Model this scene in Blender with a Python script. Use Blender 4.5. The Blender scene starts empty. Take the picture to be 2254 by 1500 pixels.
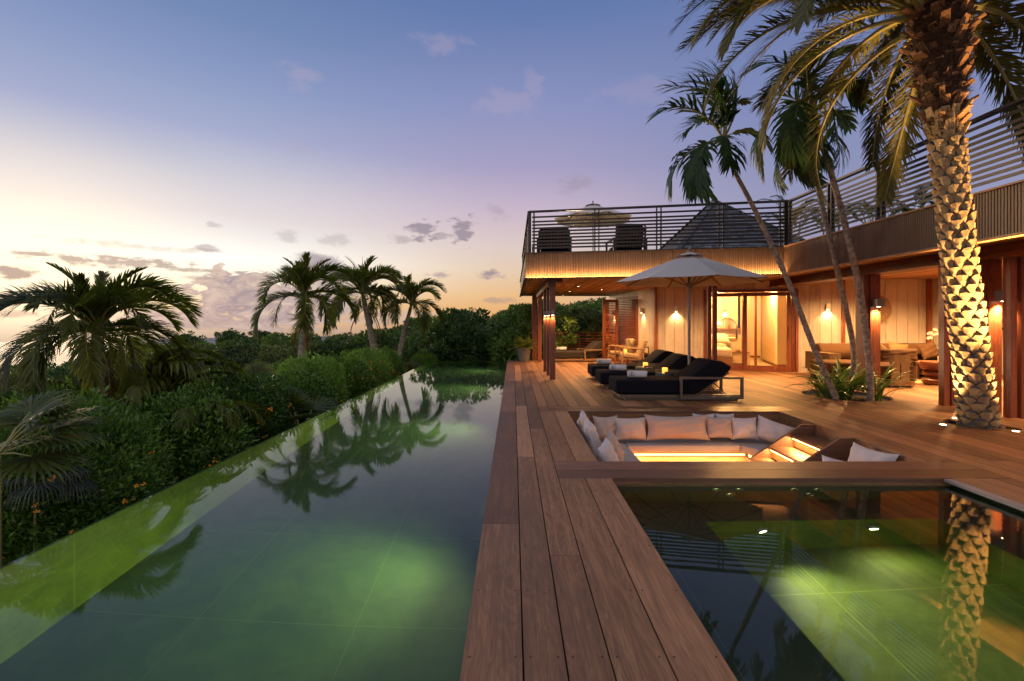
import bpy, bmesh, math, random
from mathutils import Vector, Matrix, Euler, noise
R = math.radians
C = bpy.context.scene.collection
SC = bpy.context.scene
rng = random.Random(7)

# ---------------------------------------------------------------- camera
F_PX, VX, VY, CAM_H = 1040.0, 1130.0, 707.5, 1.35
cam_d = bpy.data.cameras.new('camera'); cam = bpy.data.objects.new('camera', cam_d); C.objects.link(cam)
cam_d.sensor_width = 36; cam_d.lens = 36 * F_PX / 2254
cam_d.shift_y = -(750 - VY) / 2254; cam_d.shift_x = -(VX - 1127) / 2254
cam_d.clip_start = 0.05; cam_d.clip_end = 9000
cam.location = (0, 0, CAM_H); cam.rotation_euler = (R(90), 0, 0)
SC.camera = cam

def P(x, y, Y):
    return Vector(((x - VX) * Y / F_PX, Y, CAM_H - (y - VY) * Y / F_PX))
def G(x, y, z=0.0):
    Y = (CAM_H - z) * F_PX / (y - VY)
    return Vector(((x - VX) * Y / F_PX, Y, z))
def ang(x, y):
    dx, dy = (x - VX) / F_PX, (VY - y) / F_PX
    return math.atan2(dx, 1), math.atan2(dy, math.hypot(1, dx))

# ---------------------------------------------------------------- render / view
SC.view_settings.view_transform = 'Standard'; SC.view_settings.look = 'None'
SC.view_settings.exposure = 0; SC.view_settings.gamma = 1; SC.view_settings.use_curve_mapping = False
SC.cycles.use_denoising = True
SC.cycles.max_bounces = 8; SC.cycles.transparent_max_bounces = 12; SC.cycles.transmission_bounces = 6
SC.cycles.sample_clamp_indirect = 6; SC.cycles.caustics_reflective = False; SC.cycles.caustics_refractive = True
SC.cycles.blur_glossy = 0.3

def s2l(c):
    return tuple(((v / 255) / 12.92 if v / 255 <= 0.04045 else ((v / 255 + 0.055) / 1.055) ** 2.4) for v in c)

class NT:
    """small helper round a node tree"""
    def __init__(s, nt):
        s.nt = nt; s.n = nt.nodes; s.l = nt.links
    def node(s, t, **kw):
        n = s.n.new(t)
        for k, v in kw.items(): setattr(n, k, v)
        return n
    def setin(s, sock, v):
        if hasattr(v, 'links') or isinstance(v, bpy.types.NodeSocket): s.l.new(v, sock)
        else: sock.default_value = v
    def m(s, op, a, b=None, c=None, clamp=False):
        n = s.node('ShaderNodeMath', operation=op); n.use_clamp = clamp
        s.setin(n.inputs[0], a)
        if b is not None: s.setin(n.inputs[1], b)
        if c is not None: s.setin(n.inputs[2], c)
        return n.outputs[0]
    def mix(s, f, a, b, mode='MIX'):
        n = s.node('ShaderNodeMix', data_type='RGBA', blend_type=mode)
        s.setin(n.inputs[0], f); s.setin(n.inputs[6], a if not isinstance(a, tuple) else (*a[:3], 1)); s.setin(n.inputs[7], b if not isinstance(b, tuple) else (*b[:3], 1))
        return n.outputs[2]
    def ramp(s, f, stops, interp='LINEAR'):
        n = s.node('ShaderNodeValToRGB'); r = n.color_ramp; r.interpolation = interp
        while len(r.elements) > 1: r.elements.remove(r.elements[-1])
        for i, (p, c) in enumerate(stops):
            e = r.elements[0] if i == 0 else r.elements.new(p)
            e.position = p; e.color = (*c[:3], 1)
        s.setin(n.inputs[0], f)
        return n.outputs[0]
    def noise(s, vec, scale, detail=3, rough=0.5, dist=0.0):
        n = s.node('ShaderNodeTexNoise'); n.inputs['Scale'].default_value = scale
        n.inputs['Detail'].default_value = detail; n.inputs['Roughness'].default_value = rough
        n.inputs['Distortion'].default_value = dist
        if vec is not None: s.l.new(vec, n.inputs['Vector'])
        return n.outputs[0]

# ---------------------------------------------------------------- sky (dusk)
SUN_AZ, SUN_EL = ang(62, 648)
world = bpy.data.worlds.new('World'); SC.world = world; world.use_nodes = True
w = NT(world.node_tree); w.n.clear()
tc = w.node('ShaderNodeTexCoord'); sep = w.node('ShaderNodeSeparateXYZ'); w.l.new(tc.outputs['Generated'], sep.inputs[0])
az = w.m('ARCTAN2', sep.outputs[0], sep.outputs[1]); el = w.m('ARCSINE', sep.outputs[2])
eln = w.m('MULTIPLY', el, 180 / math.pi / 60, clamp=True)       # 0..1 for 0..60 degrees
def st(deg, rgb, k=1.0): return (deg / 60, tuple(v * k for v in s2l(rgb)))
toward = w.ramp(eln, [st(0, (226, 196, 168)), st(1.6, (240, 205, 158)), st(4.0, (255, 243, 214), 1.15), st(6.5, (255, 251, 242), 1.2), st(9, (250, 244, 240)), st(11, (236, 226, 228)), st(14, (218, 214, 222)), st(19, (170, 178, 212)), st(24, (142, 159, 201)), st(29, (118, 141, 187)), st(42, (80, 110, 165)), st(60, (66, 96, 150))])
across = w.ramp(eln, [st(0, (240, 178, 112)), st(3, (242, 193, 138)), st(6, (236, 208, 180)), st(9, (227, 207, 202)), st(13, (208, 188, 207)), st(18, (172, 164, 200)), st(24, (146, 153, 198)), st(33, (103, 127, 179)), st(45, (76, 104, 162)), st(60, (58, 84, 140))])
away = w.ramp(eln, [st(0, (175, 160, 175)), st(6, (165, 160, 185)), st(12, (152, 155, 190)), st(22, (130, 142, 188)), st(34, (104, 124, 176)), st(60, (58, 80, 132))])
daz = w.m('ABSOLUTE', w.m('SUBTRACT', az, SUN_AZ))
f1 = w.m('MULTIPLY', w.m('SUBTRACT', daz, R(12)), 1 / R(36), clamp=True)
f2 = w.m('MULTIPLY', w.m('SUBTRACT', daz, R(46)), 1 / R(34), clamp=True)
def smooth(t):
    n = w.node('ShaderNodeMapRange', interpolation_type='SMOOTHSTEP'); w.l.new(t, n.inputs[0]); return n.outputs[0]
grad = w.mix(smooth(f2), w.mix(smooth(f1), toward, across), away)
# glow round the hidden sun
dd = w.m('SQRT', w.m('ADD', w.m('POWER', w.m('MULTIPLY', daz, 0.75), 2.0), w.m('POWER', w.m('SUBTRACT', el, SUN_EL + R(1.6)), 2.0)))
glow = w.m('POWER', w.m('SUBTRACT', 1.0, w.m('MULTIPLY', dd, 1 / R(15), clamp=True)), 1.8)
grad = w.mix(w.m('MULTIPLY', glow, 0.95), grad, (1.5, 1.28, 0.92))
# clouds: soft noise-edged banks placed by direction
nv = w.node('ShaderNodeCombineXYZ'); w.l.new(az, nv.inputs[0]); w.l.new(w.m('MULTIPLY', el, 2.2), nv.inputs[1])
n1 = w.noise(nv.outputs[0], 16, 6, 0.6, 0.4); n2 = w.noise(nv.outputs[0], 34, 5, 0.6)
n3 = w.noise(nv.outputs[0], 22, 8, .62, .8); ns_ = w.noise(nv.outputs[0], 9, 6, .6, .3)
def cloud(x, y, rx, ry, k=1.0, rough=1.2, tilt=0.0, nz=None, hard=.75):
    a0, e0 = ang(x, y); a1, _ = ang(x + rx, y); _, e1 = ang(x, y - ry)
    u = w.m('MULTIPLY', w.m('SUBTRACT', az, a0), 1 / abs(a1 - a0)); v = w.m('MULTIPLY', w.m('SUBTRACT', el, e0), 1 / abs(e1 - e0))
    if tilt: v = w.m('ADD', v, w.m('MULTIPLY', u, tilt))
    d = w.m('SQRT', w.m('ADD', w.m('MULTIPLY', u, u), w.m('MULTIPLY', v, v)))
    t = w.m('ADD', w.m('SUBTRACT', 1.0, d), w.m('MULTIPLY', w.m('SUBTRACT', nz or n1, 0.5), rough * 2))
    mr = w.node('ShaderNodeMapRange', interpolation_type='SMOOTHSTEP'); w.l.new(t, mr.inputs[0])
    mr.inputs[1].default_value = 0.05; mr.inputs[2].default_value = hard
    return w.m('MULTIPLY', mr.outputs[0], k)
def union(lst):
    o = lst[0]
    for x in lst[1:]: o = w.m('MAXIMUM', o, x)
    return o
dark = union([cloud(930, 508, 40, 28, .8, 1.9, nz=n2), cloud(1018, 505, 34, 36, .8, 1.9, nz=n2), cloud(975, 520, 60, 10, .5, 1.6, nz=n2), cloud(880, 528, 40, 14, .45, nz=n2), cloud(1080, 605, 34, 13, .8, nz=n2), cloud(970, 605, 34, 9, .6, nz=n2),
              cloud(1265, 405, 55, 34, .35), cloud(1095, 465, 34, 26, .3), cloud(720, 590, 95, 34, .75, tilt=.5), cloud(635, 520, 40, 20, .3, nz=n2), cloud(735, 528, 46, 22, .3, nz=n2),
              cloud(455, 545, 36, 10, .5, nz=n2), cloud(1100, 662, 60, 9, .45, nz=n2), cloud(470, 497, 26, 10, .35, nz=n2)])
band = union([cloud(260, 577, 180, 16, .8, 1.8, nz=n2), cloud(330, 545, 200, 9, .35, 1.8, nz=n2), cloud(80, 560, 70, 7, .8, 1.0, tilt=.4, nz=n2), cloud(30, 598, 80, 20, .9, 1.6, nz=n2), cloud(420, 595, 75, 8, .75, 1.0, nz=n2), cloud(440, 612, 50, 7, .5, 1.0, nz=n2), cloud(20, 650, 60, 6, .6, nz=n2), cloud(25, 690, 70, 12, .55, nz=n2), cloud(150, 650, 70, 7, .4, nz=n2)])
bank = union([cloud(600, 672, 215, 66, 1, 1.3, nz=n3, hard=.28), cloud(730, 625, 110, 46, .9, 1.6, tilt=.35, nz=n3, hard=.7), cloud(420, 702, 170, 28, .9, 1.0, nz=n3, hard=.4), cloud(530, 630, 95, 42, 1, 1.3, nz=n3, hard=.28), cloud(860, 700, 200, 22, .5, 1.4, nz=n3, hard=.6)])
wisp = union([cloud(660, 168, 60, 36, .32), cloud(970, 95, 70, 34, .3), cloud(1110, 230, 90, 45, .28), cloud(1175, 180, 30, 50, .25), cloud(650, 325, 70, 34, .2), cloud(1400, 200, 120, 40, .2)])
grad = w.mix(bank, grad, w.mix(w.m('MULTIPLY', w.m('SUBTRACT', n3, .38), 4.2, clamp=True), s2l((170, 152, 160)), s2l((222, 198, 184))))
grad = w.mix(band, grad, s2l((176, 156, 150)))
grad = w.mix(dark, grad, s2l((152, 138, 152)))
grad = w.mix(wisp, grad, s2l((188, 172, 196)))
# sky overhead and behind the camera, made brighter to lift the ambient light
up_ = w.node('ShaderNodeMapRange', interpolation_type='SMOOTHSTEP'); w.l.new(el, up_.inputs[0]); up_.inputs[1].default_value = R(42); up_.inputs[2].default_value = R(75)
bk_ = w.node('ShaderNodeMapRange', interpolation_type='SMOOTHSTEP'); w.l.new(sep.outputs[1], bk_.inputs[0]); bk_.inputs[1].default_value = .05; bk_.inputs[2].default_value = -.6
grad = w.mix(bk_.outputs[0], grad, (.78, .70, .74)); grad = w.mix(up_.outputs[0], grad, (.74, .77, .98))
# below the horizon
lowf = w.m('MULTIPLY', w.m('MULTIPLY', el, -1.0), 12, clamp=True)
grad = w.mix(lowf, grad, s2l((96, 92, 104)))
sky = w.node('ShaderNodeTexSky', sky_type='NISHITA'); sky.sun_disc = False
sky.sun_elevation = SUN_EL; sky.sun_rotation = SUN_AZ
skys = w.mix(1.0, sky.outputs[0], (0.06, 0.06, 0.06), 'MULTIPLY')
allsky = w.mix(0.06, grad, skys)
bg = w.node('ShaderNodeBackground'); bg.inputs[1].default_value = 1.0; w.l.new(allsky, bg.inputs[0])
wo = w.node('ShaderNodeOutputWorld'); w.l.new(bg.outputs[0], wo.inputs[0])
world.cycles.sampling_method = 'MANUAL'; world.cycles.sample_map_resolution = 512

sun_d = bpy.data.lights.new('sun', 'SUN'); sun_d.energy = 2.0; sun_d.angle = R(12); sun_d.color = (1, 0.72, 0.42)
sun = bpy.data.objects.new('sun', sun_d); C.objects.link(sun)
sdir = Vector((math.sin(SUN_AZ) * math.cos(R(3.5)), math.cos(SUN_AZ) * math.cos(R(3.5)), math.sin(R(3.5))))
sun.rotation_euler = sdir.to_track_quat('Z', 'Y').to_euler(); sun.location = sdir * 50

# ---------------------------------------------------------------- object helpers
def tag(o, label=None, cat=None, group=None, kind=None):
    if label: o['label'] = label
    if cat: o['category'] = cat
    if group: o['group'] = group
    if kind: o['kind'] = kind
    return o
def thing(name, label, cat, loc=(0, 0, 0), rz=0.0, group=None):
    o = bpy.data.objects.new(name, None); C.objects.link(o); o.empty_display_size = .2
    o.location = loc; o.rotation_euler = (0, 0, rz)
    return tag(o, label, cat, group)
def copy_tree(o, parent=None):
    c = o.copy(); C.objects.link(c); c.parent = parent
    for ch in list(KIDS.get(o.name, ())):
        k = copy_tree(ch, c); KIDS.setdefault(c.name, []).append(k)
    return c
KIDS = {}

class MB:
    def __init__(s):
        s.v = []; s.f = []; s.r = []; s.cur = 0.5
    def add(s, vs, fs):
        b = len(s.v); s.v.extend([tuple(v) for v in vs]); s.f.extend([tuple(i + b for i in f) for f in fs]); s.r.extend([s.cur] * len(fs))
        return s
    def rnd(s, v=None):
        s.cur = rng.random() if v is None else v; return s
    def box(s, c, d, rot=None):
        hx, hy, hz = d[0] / 2, d[1] / 2, d[2] / 2
        vs = [Vector((x * hx, y * hy, z * hz)) for x in (-1, 1) for y in (-1, 1) for z in (-1, 1)]
        if rot is not None:
            M = rot if isinstance(rot, Matrix) else Euler(rot).to_matrix()
            vs = [M @ v for v in vs]
        c = Vector(c); vs = [v + c for v in vs]
        return s.add(vs, [(0, 1, 3, 2), (4, 6, 7, 5), (0, 4, 5, 1), (2, 3, 7, 6), (0, 2, 6, 4), (1, 5, 7, 3)])
    def bb(s, x0, x1, y0, y1, z0, z1):
        return s.box(((x0 + x1) / 2, (y0 + y1) / 2, (z0 + z1) / 2), (abs(x1 - x0), abs(y1 - y0), abs(z1 - z0)))
    def bar(s, a, b, wd, hg, up=(0, 0, 1)):
        a, b = Vector(a), Vector(b); d = b - a; L = d.length; d.normalize()
        up = Vector(up)
        if abs(d.dot(up)) > .98: up = Vector((0, 1, 0))
        sd = d.cross(up).normalized(); u = sd.cross(d).normalized()
        M = Matrix((d, sd, u)).transposed()
        return s.box((a + b) / 2, (L, wd, hg), M)
    def tube(s, pts, rad, n=8, caps=True):
        pts = [Vector(p) for p in pts]
        if not hasattr(rad, '__len__'): rad = [rad] * len(pts)
        vs = []; fs = []; ref = Vector((0.13, 0.97, 0.2)).normalized()
        for i, p in enumerate(pts):
            t = (pts[min(i + 1, len(pts) - 1)] - pts[max(i - 1, 0)]).normalized()
            a = t.cross(ref)
            if a.length < .2: a = t.cross(Vector((1, 0, 0)))
            a.normalize(); b = t.cross(a).normalized()
            for k in range(n):
                th = 2 * math.pi * k / n
                vs.append(p + (a * math.cos(th) + b * math.sin(th)) * rad[i])
        for i in range(len(pts) - 1):
            for k in range(n):
                k2 = (k + 1) % n
                fs.append((i * n + k, i * n + k2, (i + 1) * n + k2, (i + 1) * n + k))
        if caps:
            fs.append(tuple(range(n - 1, -1, -1))); fs.append(tuple((len(pts) - 1) * n + k for k in range(n)))
        return s.add(vs, fs)
    def lathe(s, prof, n=24, c=(0, 0, 0), a0=0, a1=2 * math.pi, M=None):
        c = Vector(c); full = abs(a1 - a0 - 2 * math.pi) < 1e-6; m = n if full else n + 1
        vs = []; fs = []
        for (r, z) in prof:
            for k in range(m):
                th = a0 + (a1 - a0) * k / n
                v = Vector((r * math.cos(th), r * math.sin(th), z))
                if M is not None: v = M @ v
                vs.append(v + c)
        for i in range(len(prof) - 1):
            for k in range(n):
                k2 = (k + 1) % m
                fs.append((i * m + k, i * m + k2, (i + 1) * m + k2, (i + 1) * m + k))
        return s.add(vs, fs)
    def prism(s, poly, z0, z1, M=None):
        n = len(poly)
        vs = [Vector((x, y, z0)) for x, y in poly] + [Vector((x, y, z1)) for x, y in poly]
        if M is not None: vs = [M @ v for v in vs]
        fs = [tuple(range(n - 1, -1, -1)), tuple(range(n, 2 * n))] + [(i, (i + 1) % n, n + (i + 1) % n, n + i) for i in range(n)]
        return s.add(vs, fs)
    def grid(s, fn, nu, nv):
        vs = [fn(u / nu, v / nv) for v in range(nv + 1) for u in range(nu + 1)]
        fs = [(v * (nu + 1) + u, v * (nu + 1) + u + 1, (v + 1) * (nu + 1) + u + 1, (v + 1) * (nu + 1) + u) for v in range(nv) for u in range(nu)]
        return s.add(vs, fs)
    def rbox(s, x0, x1, y0, y1, z0, z1, r=.03, puff=0.0, M=None, seg=3):
        """rounded box, optionally puffed on top like a cushion"""
        bm = bmesh.new(); bmesh.ops.create_cube(bm, size=1)
        for v in bm.verts:
            v.co = Vector(((x0 + x1) / 2 + v.co.x * (x1 - x0), (y0 + y1) / 2 + v.co.y * (y1 - y0), (z0 + z1) / 2 + v.co.z * (z1 - z0)))
        if puff:
            bmesh.ops.subdivide_edges(bm, edges=bm.edges[:], cuts=3, use_grid_fill=True)
            for v in bm.verts:
                u = (v.co.x - x0) / (x1 - x0) * 2 - 1; t = (v.co.y - y0) / (y1 - y0) * 2 - 1; q = (v.co.z - z0) / (z1 - z0)
                v.co.z += puff * (1 - u * u) * (1 - t * t) * (1 if q > .5 else 0)
        es = [e for e in bm.edges if len(e.link_faces) == 2 and e.calc_face_angle(0) > 1.0]
        bmesh.ops.bevel(bm, geom=es, offset=r, segments=seg, affect='EDGES', profile=.5)
        vs = [v.co.copy() for v in bm.verts]
        for i, v in enumerate(bm.verts): v.index = i
        fs = [tuple(v.index for v in f.verts) for f in bm.faces]; bm.free()
        if M is not None: vs = [M @ v for v in vs]
        return s.add(vs, fs)
    def rprism(s, poly, y0, y1, r=.03, seg=3, M=None):
        """profile poly in (x,z) swept along y with rounded edges"""
        bm = bmesh.new()
        a = [bm.verts.new((x, y0, z)) for x, z in poly]; b = [bm.verts.new((x, y1, z)) for x, z in poly]
        bm.faces.new(a); bm.faces.new(b[::-1]); n = len(poly)
        for i in range(n): bm.faces.new((a[i], b[i], b[(i + 1) % n], a[(i + 1) % n]))
        bmesh.ops.recalc_face_normals(bm, faces=bm.faces[:])
        bmesh.ops.bevel(bm, geom=bm.edges[:], offset=r, segments=seg, affect='EDGES', profile=.5)
        for i, v in enumerate(bm.verts): v.index = i
        vs = [v.co.copy() for v in bm.verts]; fs = [tuple(v.index for v in f.verts) for f in bm.faces]; bm.free()
        if M is not None: vs = [M @ v for v in vs]
        return s.add(vs, fs)
    def pillow(s, wd, hg, th, M, seed=0, n=14, pinch=.10):
        rr = random.Random(seed); ph = [rr.uniform(0, 6.28) for _ in range(6)]
        def half(sg):
            def fn(a, b):
                u, v = a * 2 - 1, b * 2 - 1
                x = wd / 2 * u * (1 - pinch * (1 - v * v) * abs(u)); z = hg / 2 * v * (1 - pinch * (1 - u * u) * abs(v))
                t = th / 2 * ((1 - u ** 4) * (1 - v ** 4)) ** .55 * (0.72 + .28 * (1 - u * u) * (1 - v * v))
                wr = .004 * math.sin(9 * u + 3 * v + ph[0]) + .004 * math.sin(11 * v - 4 * u + ph[1]) + .006 * math.sin(5 * u * v + ph[2])
                edge = (1 - u ** 6) * (1 - v ** 6)
                z -= .05 * hg * (1 - u * u) * (v + 1) / 2 * (.5 + .5 * math.sin(ph[3]))
                return M @ Vector((x, sg * (t + wr * edge * 1.6), z))
            return fn
        s.grid(half(-1), n, n); b = len(s.f)
        f2 = MB(); f2.grid(half(1), n, n)
        s.add(f2.v, [tuple(reversed(f)) for f in f2.f])
        return s
    def build(s, name, mat, parent=None, smooth=True, angle=40, merge=0.0):
        me = bpy.data.meshes.new(name); me.from_pydata(s.v, [], s.f)
        at = me.attributes.new('rnd', 'FLOAT', 'FACE'); at.data.foreach_set('value', s.r)
        me.materials.append(mat)
        if merge:
            bm = bmesh.new(); bm.from_mesh(me); bmesh.ops.remove_doubles(bm, verts=bm.verts[:], dist=merge); bm.to_mesh(me); bm.free()
        if smooth:
            me.shade_smooth(); me.set_sharp_from_angle(angle=R(angle))
        me.update()
        o = bpy.data.objects.new(name, me); C.objects.link(o)
        if parent is not None:
            o.parent = parent; KIDS.setdefault(parent.name, []).append(o)
        return o
def link_mesh(name, me, parent=None, loc=(0, 0, 0), rot=(0, 0, 0), sc=1.0):
    o = bpy.data.objects.new(name, me); C.objects.link(o); o.location = loc; o.rotation_euler = rot
    o.scale = (sc, sc, sc) if not hasattr(sc, '__len__') else sc
    if parent is not None: o.parent = parent; KIDS.setdefault(parent.name, []).append(o)
    return o

# ---------------------------------------------------------------- lamps
def spot(name, loc, direction, watts, size=100, blend=.6, color=(1, .62, .30), rad=.03):
    d = bpy.data.lights.new(name, 'SPOT'); d.energy = watts; d.spot_size = R(size); d.spot_blend = blend; d.color = color; d.shadow_soft_size = rad
    o = bpy.data.objects.new(name, d); C.objects.link(o); o.location = loc
    o.rotation_euler = (-Vector(direction)).to_track_quat('Z', 'Y').to_euler(); return o
def point(name, loc, watts, color=(1, .62, .30), rad=.05):
    d = bpy.data.lights.new(name, 'POINT'); d.energy = watts; d.color = color; d.shadow_soft_size = rad
    o = bpy.data.objects.new(name, d); C.objects.link(o); o.location = loc; return o
def strip_light(name, a, b, direction, watts, wd=.02, color=(1, .52, .18)):
    a, b = Vector(a), Vector(b); d = bpy.data.lights.new(name, 'AREA'); d.shape = 'RECTANGLE'; d.size = (b - a).length; d.size_y = wd
    d.energy = watts; d.color = color
    o = bpy.data.objects.new(name, d); C.objects.link(o); o.location = (a + b) / 2
    z = -Vector(direction).normalized(); x = (b - a).normalized(); y = z.cross(x).normalized(); x = y.cross(z)
    o.rotation_euler = Matrix((x, y, z)).transposed().to_euler(); return o
# ---------------------------------------------------------------- materials
MATS = {}
def mat(name, col, rough=.6, metal=0.0, bump=0.0, bscale=40, var=0.0, vscale=6, spec=.5, coat=0, rndvar=0.0, sheen=0):
    if name in MATS: return MATS[name]
    m = bpy.data.materials.new(name); m.use_nodes = True; t = NT(m.node_tree); b = t.n['Principled BSDF']
    b.inputs['Roughness'].default_value = rough; b.inputs['Metallic'].default_value = metal
    b.inputs['Specular IOR Level'].default_value = spec
    if coat: b.inputs['Coat Weight'].default_value = coat
    if sheen: b.inputs['Sheen Weight'].default_value = sheen
    c = (*col, 1); tcn = t.node('ShaderNodeTexCoord')
    src = None
    if var:
        nz = t.noise(tcn.outputs['Object'], vscale, 4, .6)
        k = t.m('MULTIPLY_ADD', t.m('SUBTRACT', nz, .5), var * 2, 1.0); src = k
    if rndvar:
        a = t.node('ShaderNodeAttribute', attribute_name='rnd')
        k2 = t.m('MULTIPLY_ADD', t.m('SUBTRACT', a.outputs['Fac'], .5), rndvar * 2, 1.0)
        src = t.m('MULTIPLY', src, k2) if src is not None else k2
    if src is not None:
        cc = t.node('ShaderNodeCombineXYZ'); [t.l.new(src, cc.inputs[i]) for i in range(3)]
        t.l.new(t.mix(1.0, c, cc.outputs[0], 'MULTIPLY'), b.inputs['Base Color'])
    else: b.inputs['Base Color'].default_value = c
    if bump:
        nz = t.noise(tcn.outputs['Object'], bscale, 4, .6); bp = t.node('ShaderNodeBump'); bp.inputs['Strength'].default_value = bump; bp.inputs['Distance'].default_value = .01
        t.l.new(nz, bp.inputs['Height']); t.l.new(bp.outputs[0], b.inputs['Normal'])
    MATS[name] = m; return m

def wood(name, c1, c2, axis=1, rough=.5, grain=1.0, var=.5, gs=1.0, spec=.4, streak=.5):
    """grain stretched along the given axis; every board takes its own tone from the face attribute rnd"""
    m = bpy.data.materials.new(name); m.use_nodes = True; t = NT(m.node_tree); b = t.n['Principled BSDF']
    tcn = t.node('ShaderNodeTexCoord'); at = t.node('ShaderNodeAttribute', attribute_name='rnd')
    off = t.node('ShaderNodeCombineXYZ'); k = t.m('MULTIPLY', at.outputs['Fac'], 37.0)
    for i in range(3): t.l.new(k, off.inputs[i])
    ad = t.node('ShaderNodeVectorMath', operation='ADD'); t.l.new(tcn.outputs['Object'], ad.inputs[0]); t.l.new(off.outputs[0], ad.inputs[1])
    mp = t.node('ShaderNodeMapping'); t.l.new(ad.outputs[0], mp.inputs[0])
    sc = [26 * gs] * 3; sc[axis] = 1.3 * gs; mp.inputs['Scale'].default_value = sc
    g1 = t.noise(mp.outputs[0], 1.0, 5, .62, .9)
    mp2 = t.node('ShaderNodeMapping'); t.l.new(ad.outputs[0], mp2.inputs[0]); s2 = [7 * gs] * 3; s2[axis] = .9 * gs; mp2.inputs['Scale'].default_value = s2
    g2 = t.noise(mp2.outputs[0], 1.0, 3, .5, 2.2)
    # cathedral rings
    rings = t.m('SINE', t.m('MULTIPLY', g2, 46.0)); rings = t.m('MULTIPLY_ADD', rings, .5, .5)
    mp3 = t.node('ShaderNodeMapping'); t.l.new(ad.outputs[0], mp3.inputs[0]); s3 = [150 * gs] * 3; s3[axis] = 4 * gs; mp3.inputs['Scale'].default_value = s3
    g3 = t.noise(mp3.outputs[0], 1.0, 2, .5)
    f = t.m('ADD', t.m('MULTIPLY', g1, .62), t.m('MULTIPLY', rings, .20 * streak)); f = t.m('ADD', f, t.m('MULTIPLY', g3, .24), clamp=True)
    f = t.m('SUBTRACT', f, .05)
    f = t.m('ADD', f, t.m('MULTIPLY', t.m('SUBTRACT', at.outputs['Fac'], .5), var), clamp=True)
    col = t.ramp(f, [(.15, tuple(v * .55 for v in c1)), (.42, c1), (.75, c2), (1, tuple(min(1, v * 1.18) for v in c2))])
    blot = t.noise(tcn.outputs['Object'], 1.7, 4, .6)
    bc = t.node('ShaderNodeCombineXYZ'); bl = t.m('MULTIPLY_ADD', t.m('SUBTRACT', blot, .5), .55, 1.0); [t.l.new(bl, bc.inputs[i]) for i in range(3)]
    t.l.new(t.mix(1.0, col, bc.outputs[0], 'MULTIPLY'), b.inputs['Base Color'])
    t.l.new(t.m('MULTIPLY_ADD', g1, .3, rough - .15), b.inputs['Roughness']); b.inputs['Specular IOR Level'].default_value = spec
    bp = t.node('ShaderNodeBump'); bp.inputs['Strength'].default_value = .25 * grain; bp.inputs['Distance'].default_value = .004
    t.l.new(t.m('ADD', g3, g1), bp.inputs['Height']); t.l.new(bp.outputs[0], b.inputs['Normal'])
    MATS[name] = m; return m

def leaf(name, c1, c2, trans=.3, rough=.45, vs=3.0, spec=.4):
    m = bpy.data.materials.new(name); m.use_nodes = True; t = NT(m.node_tree); b = t.n['Principled BSDF']; out = t.n['Material Output']
    at = t.node('ShaderNodeAttribute', attribute_name='rnd'); tcn = t.node('ShaderNodeTexCoord')
    oi = t.node('ShaderNodeObjectInfo')
    nz = t.noise(tcn.outputs['Object'], vs, 3, .6)
    f = t.m('ADD', t.m('MULTIPLY', at.outputs['Fac'], .55), t.m('MULTIPLY', nz, .45)); f = t.m('ADD', f, t.m('MULTIPLY', t.m('SUBTRACT', oi.outputs['Random'], .5), .6), clamp=True)
    col = t.ramp(f, [(.2, c1), (.8, c2)]); t.l.new(col, b.inputs['Base Color']); b.inputs['Roughness'].default_value = rough; b.inputs['Specular IOR Level'].default_value = spec
    tr = t.node('ShaderNodeBsdfTranslucent'); t.l.new(t.mix(1.0, col, (1.5, 1.6, .7), 'MULTIPLY'), tr.inputs[0])
    mx = t.node('ShaderNodeMixShader'); mx.inputs[0].default_value = trans; t.l.new(b.outputs[0], mx.inputs[1]); t.l.new(tr.outputs[0], mx.inputs[2]); t.l.new(mx.outputs[0], out.inputs[0])
    MATS[name] = m; return m

def emit(name, col, k):
    m = bpy.data.materials.new(name); m.use_nodes = True; t = NT(m.node_tree); b = t.n['Principled BSDF']
    b.inputs['Base Color'].default_value = (*col, 1); b.inputs['Emission Color'].default_value = (*col, 1); b.inputs['Emission Strength'].default_value = k
    MATS[name] = m; return m

M_deck = wood('ipe_deck', (.20, .098, .046), (.42, .215, .100), axis=1, rough=.56, var=.42, spec=.36)
M_deckx = wood('ipe_deck_cross', (.15, .072, .042), (.31, .160, .095), axis=0, rough=.42, var=.35, spec=.5)
M_dark_wood = wood('dark_hardwood', (.06, .032, .022), (.17, .085, .05), axis=0, rough=.5, var=.3)
M_red = wood('red_hardwood_post', (.17, .045, .018), (.40, .13, .055), axis=2, rough=.42, var=.3, spec=.5)
M_redx = wood('red_hardwood_beam', (.14, .04, .018), (.30, .095, .042), axis=1, rough=.42, var=.3)
M_redh = wood('red_hardwood_rail', (.20, .055, .022), (.42, .14, .06), axis=0, rough=.42, var=.3)
M_slat = wood('fascia_slat', (.17, .105, .065), (.30, .19, .12), axis=2, rough=.5, var=.12, streak=.1)
M_soffit = wood('soffit_board', (.38, .20, .09), (.56, .31, .15), axis=1, rough=.5, var=.5, streak=.2)
M_pitwood = wood('pit_wood', (.20, .095, .045), (.40, .21, .11), axis=0, rough=.45, var=.3)
M_teak = wood('pale_teak', (.26, .15, .075), (.42, .27, .14), axis=0, rough=.5, var=.3)
M_cerused = wood('limed_oak', (.16, .10, .048), (.25, .16, .08), axis=2, rough=.5, var=.2)
M_wall = wood('limed_wall_board', (.53, .45, .355), (.60, .515, .41), axis=2, rough=.5, var=.18, streak=.3, grain=1.2)
M_bronze = mat('dark_bronze_metal', (.055, .045, .042), .42, .6)
M_taupe = mat('taupe_metal', (.13, .105, .085), .42, .5, var=.1)
M_char = mat('charcoal_fabric', (.009, .009, .014), .95, bump=.35, bscale=400, var=.2, vscale=30, spec=.1)
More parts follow.
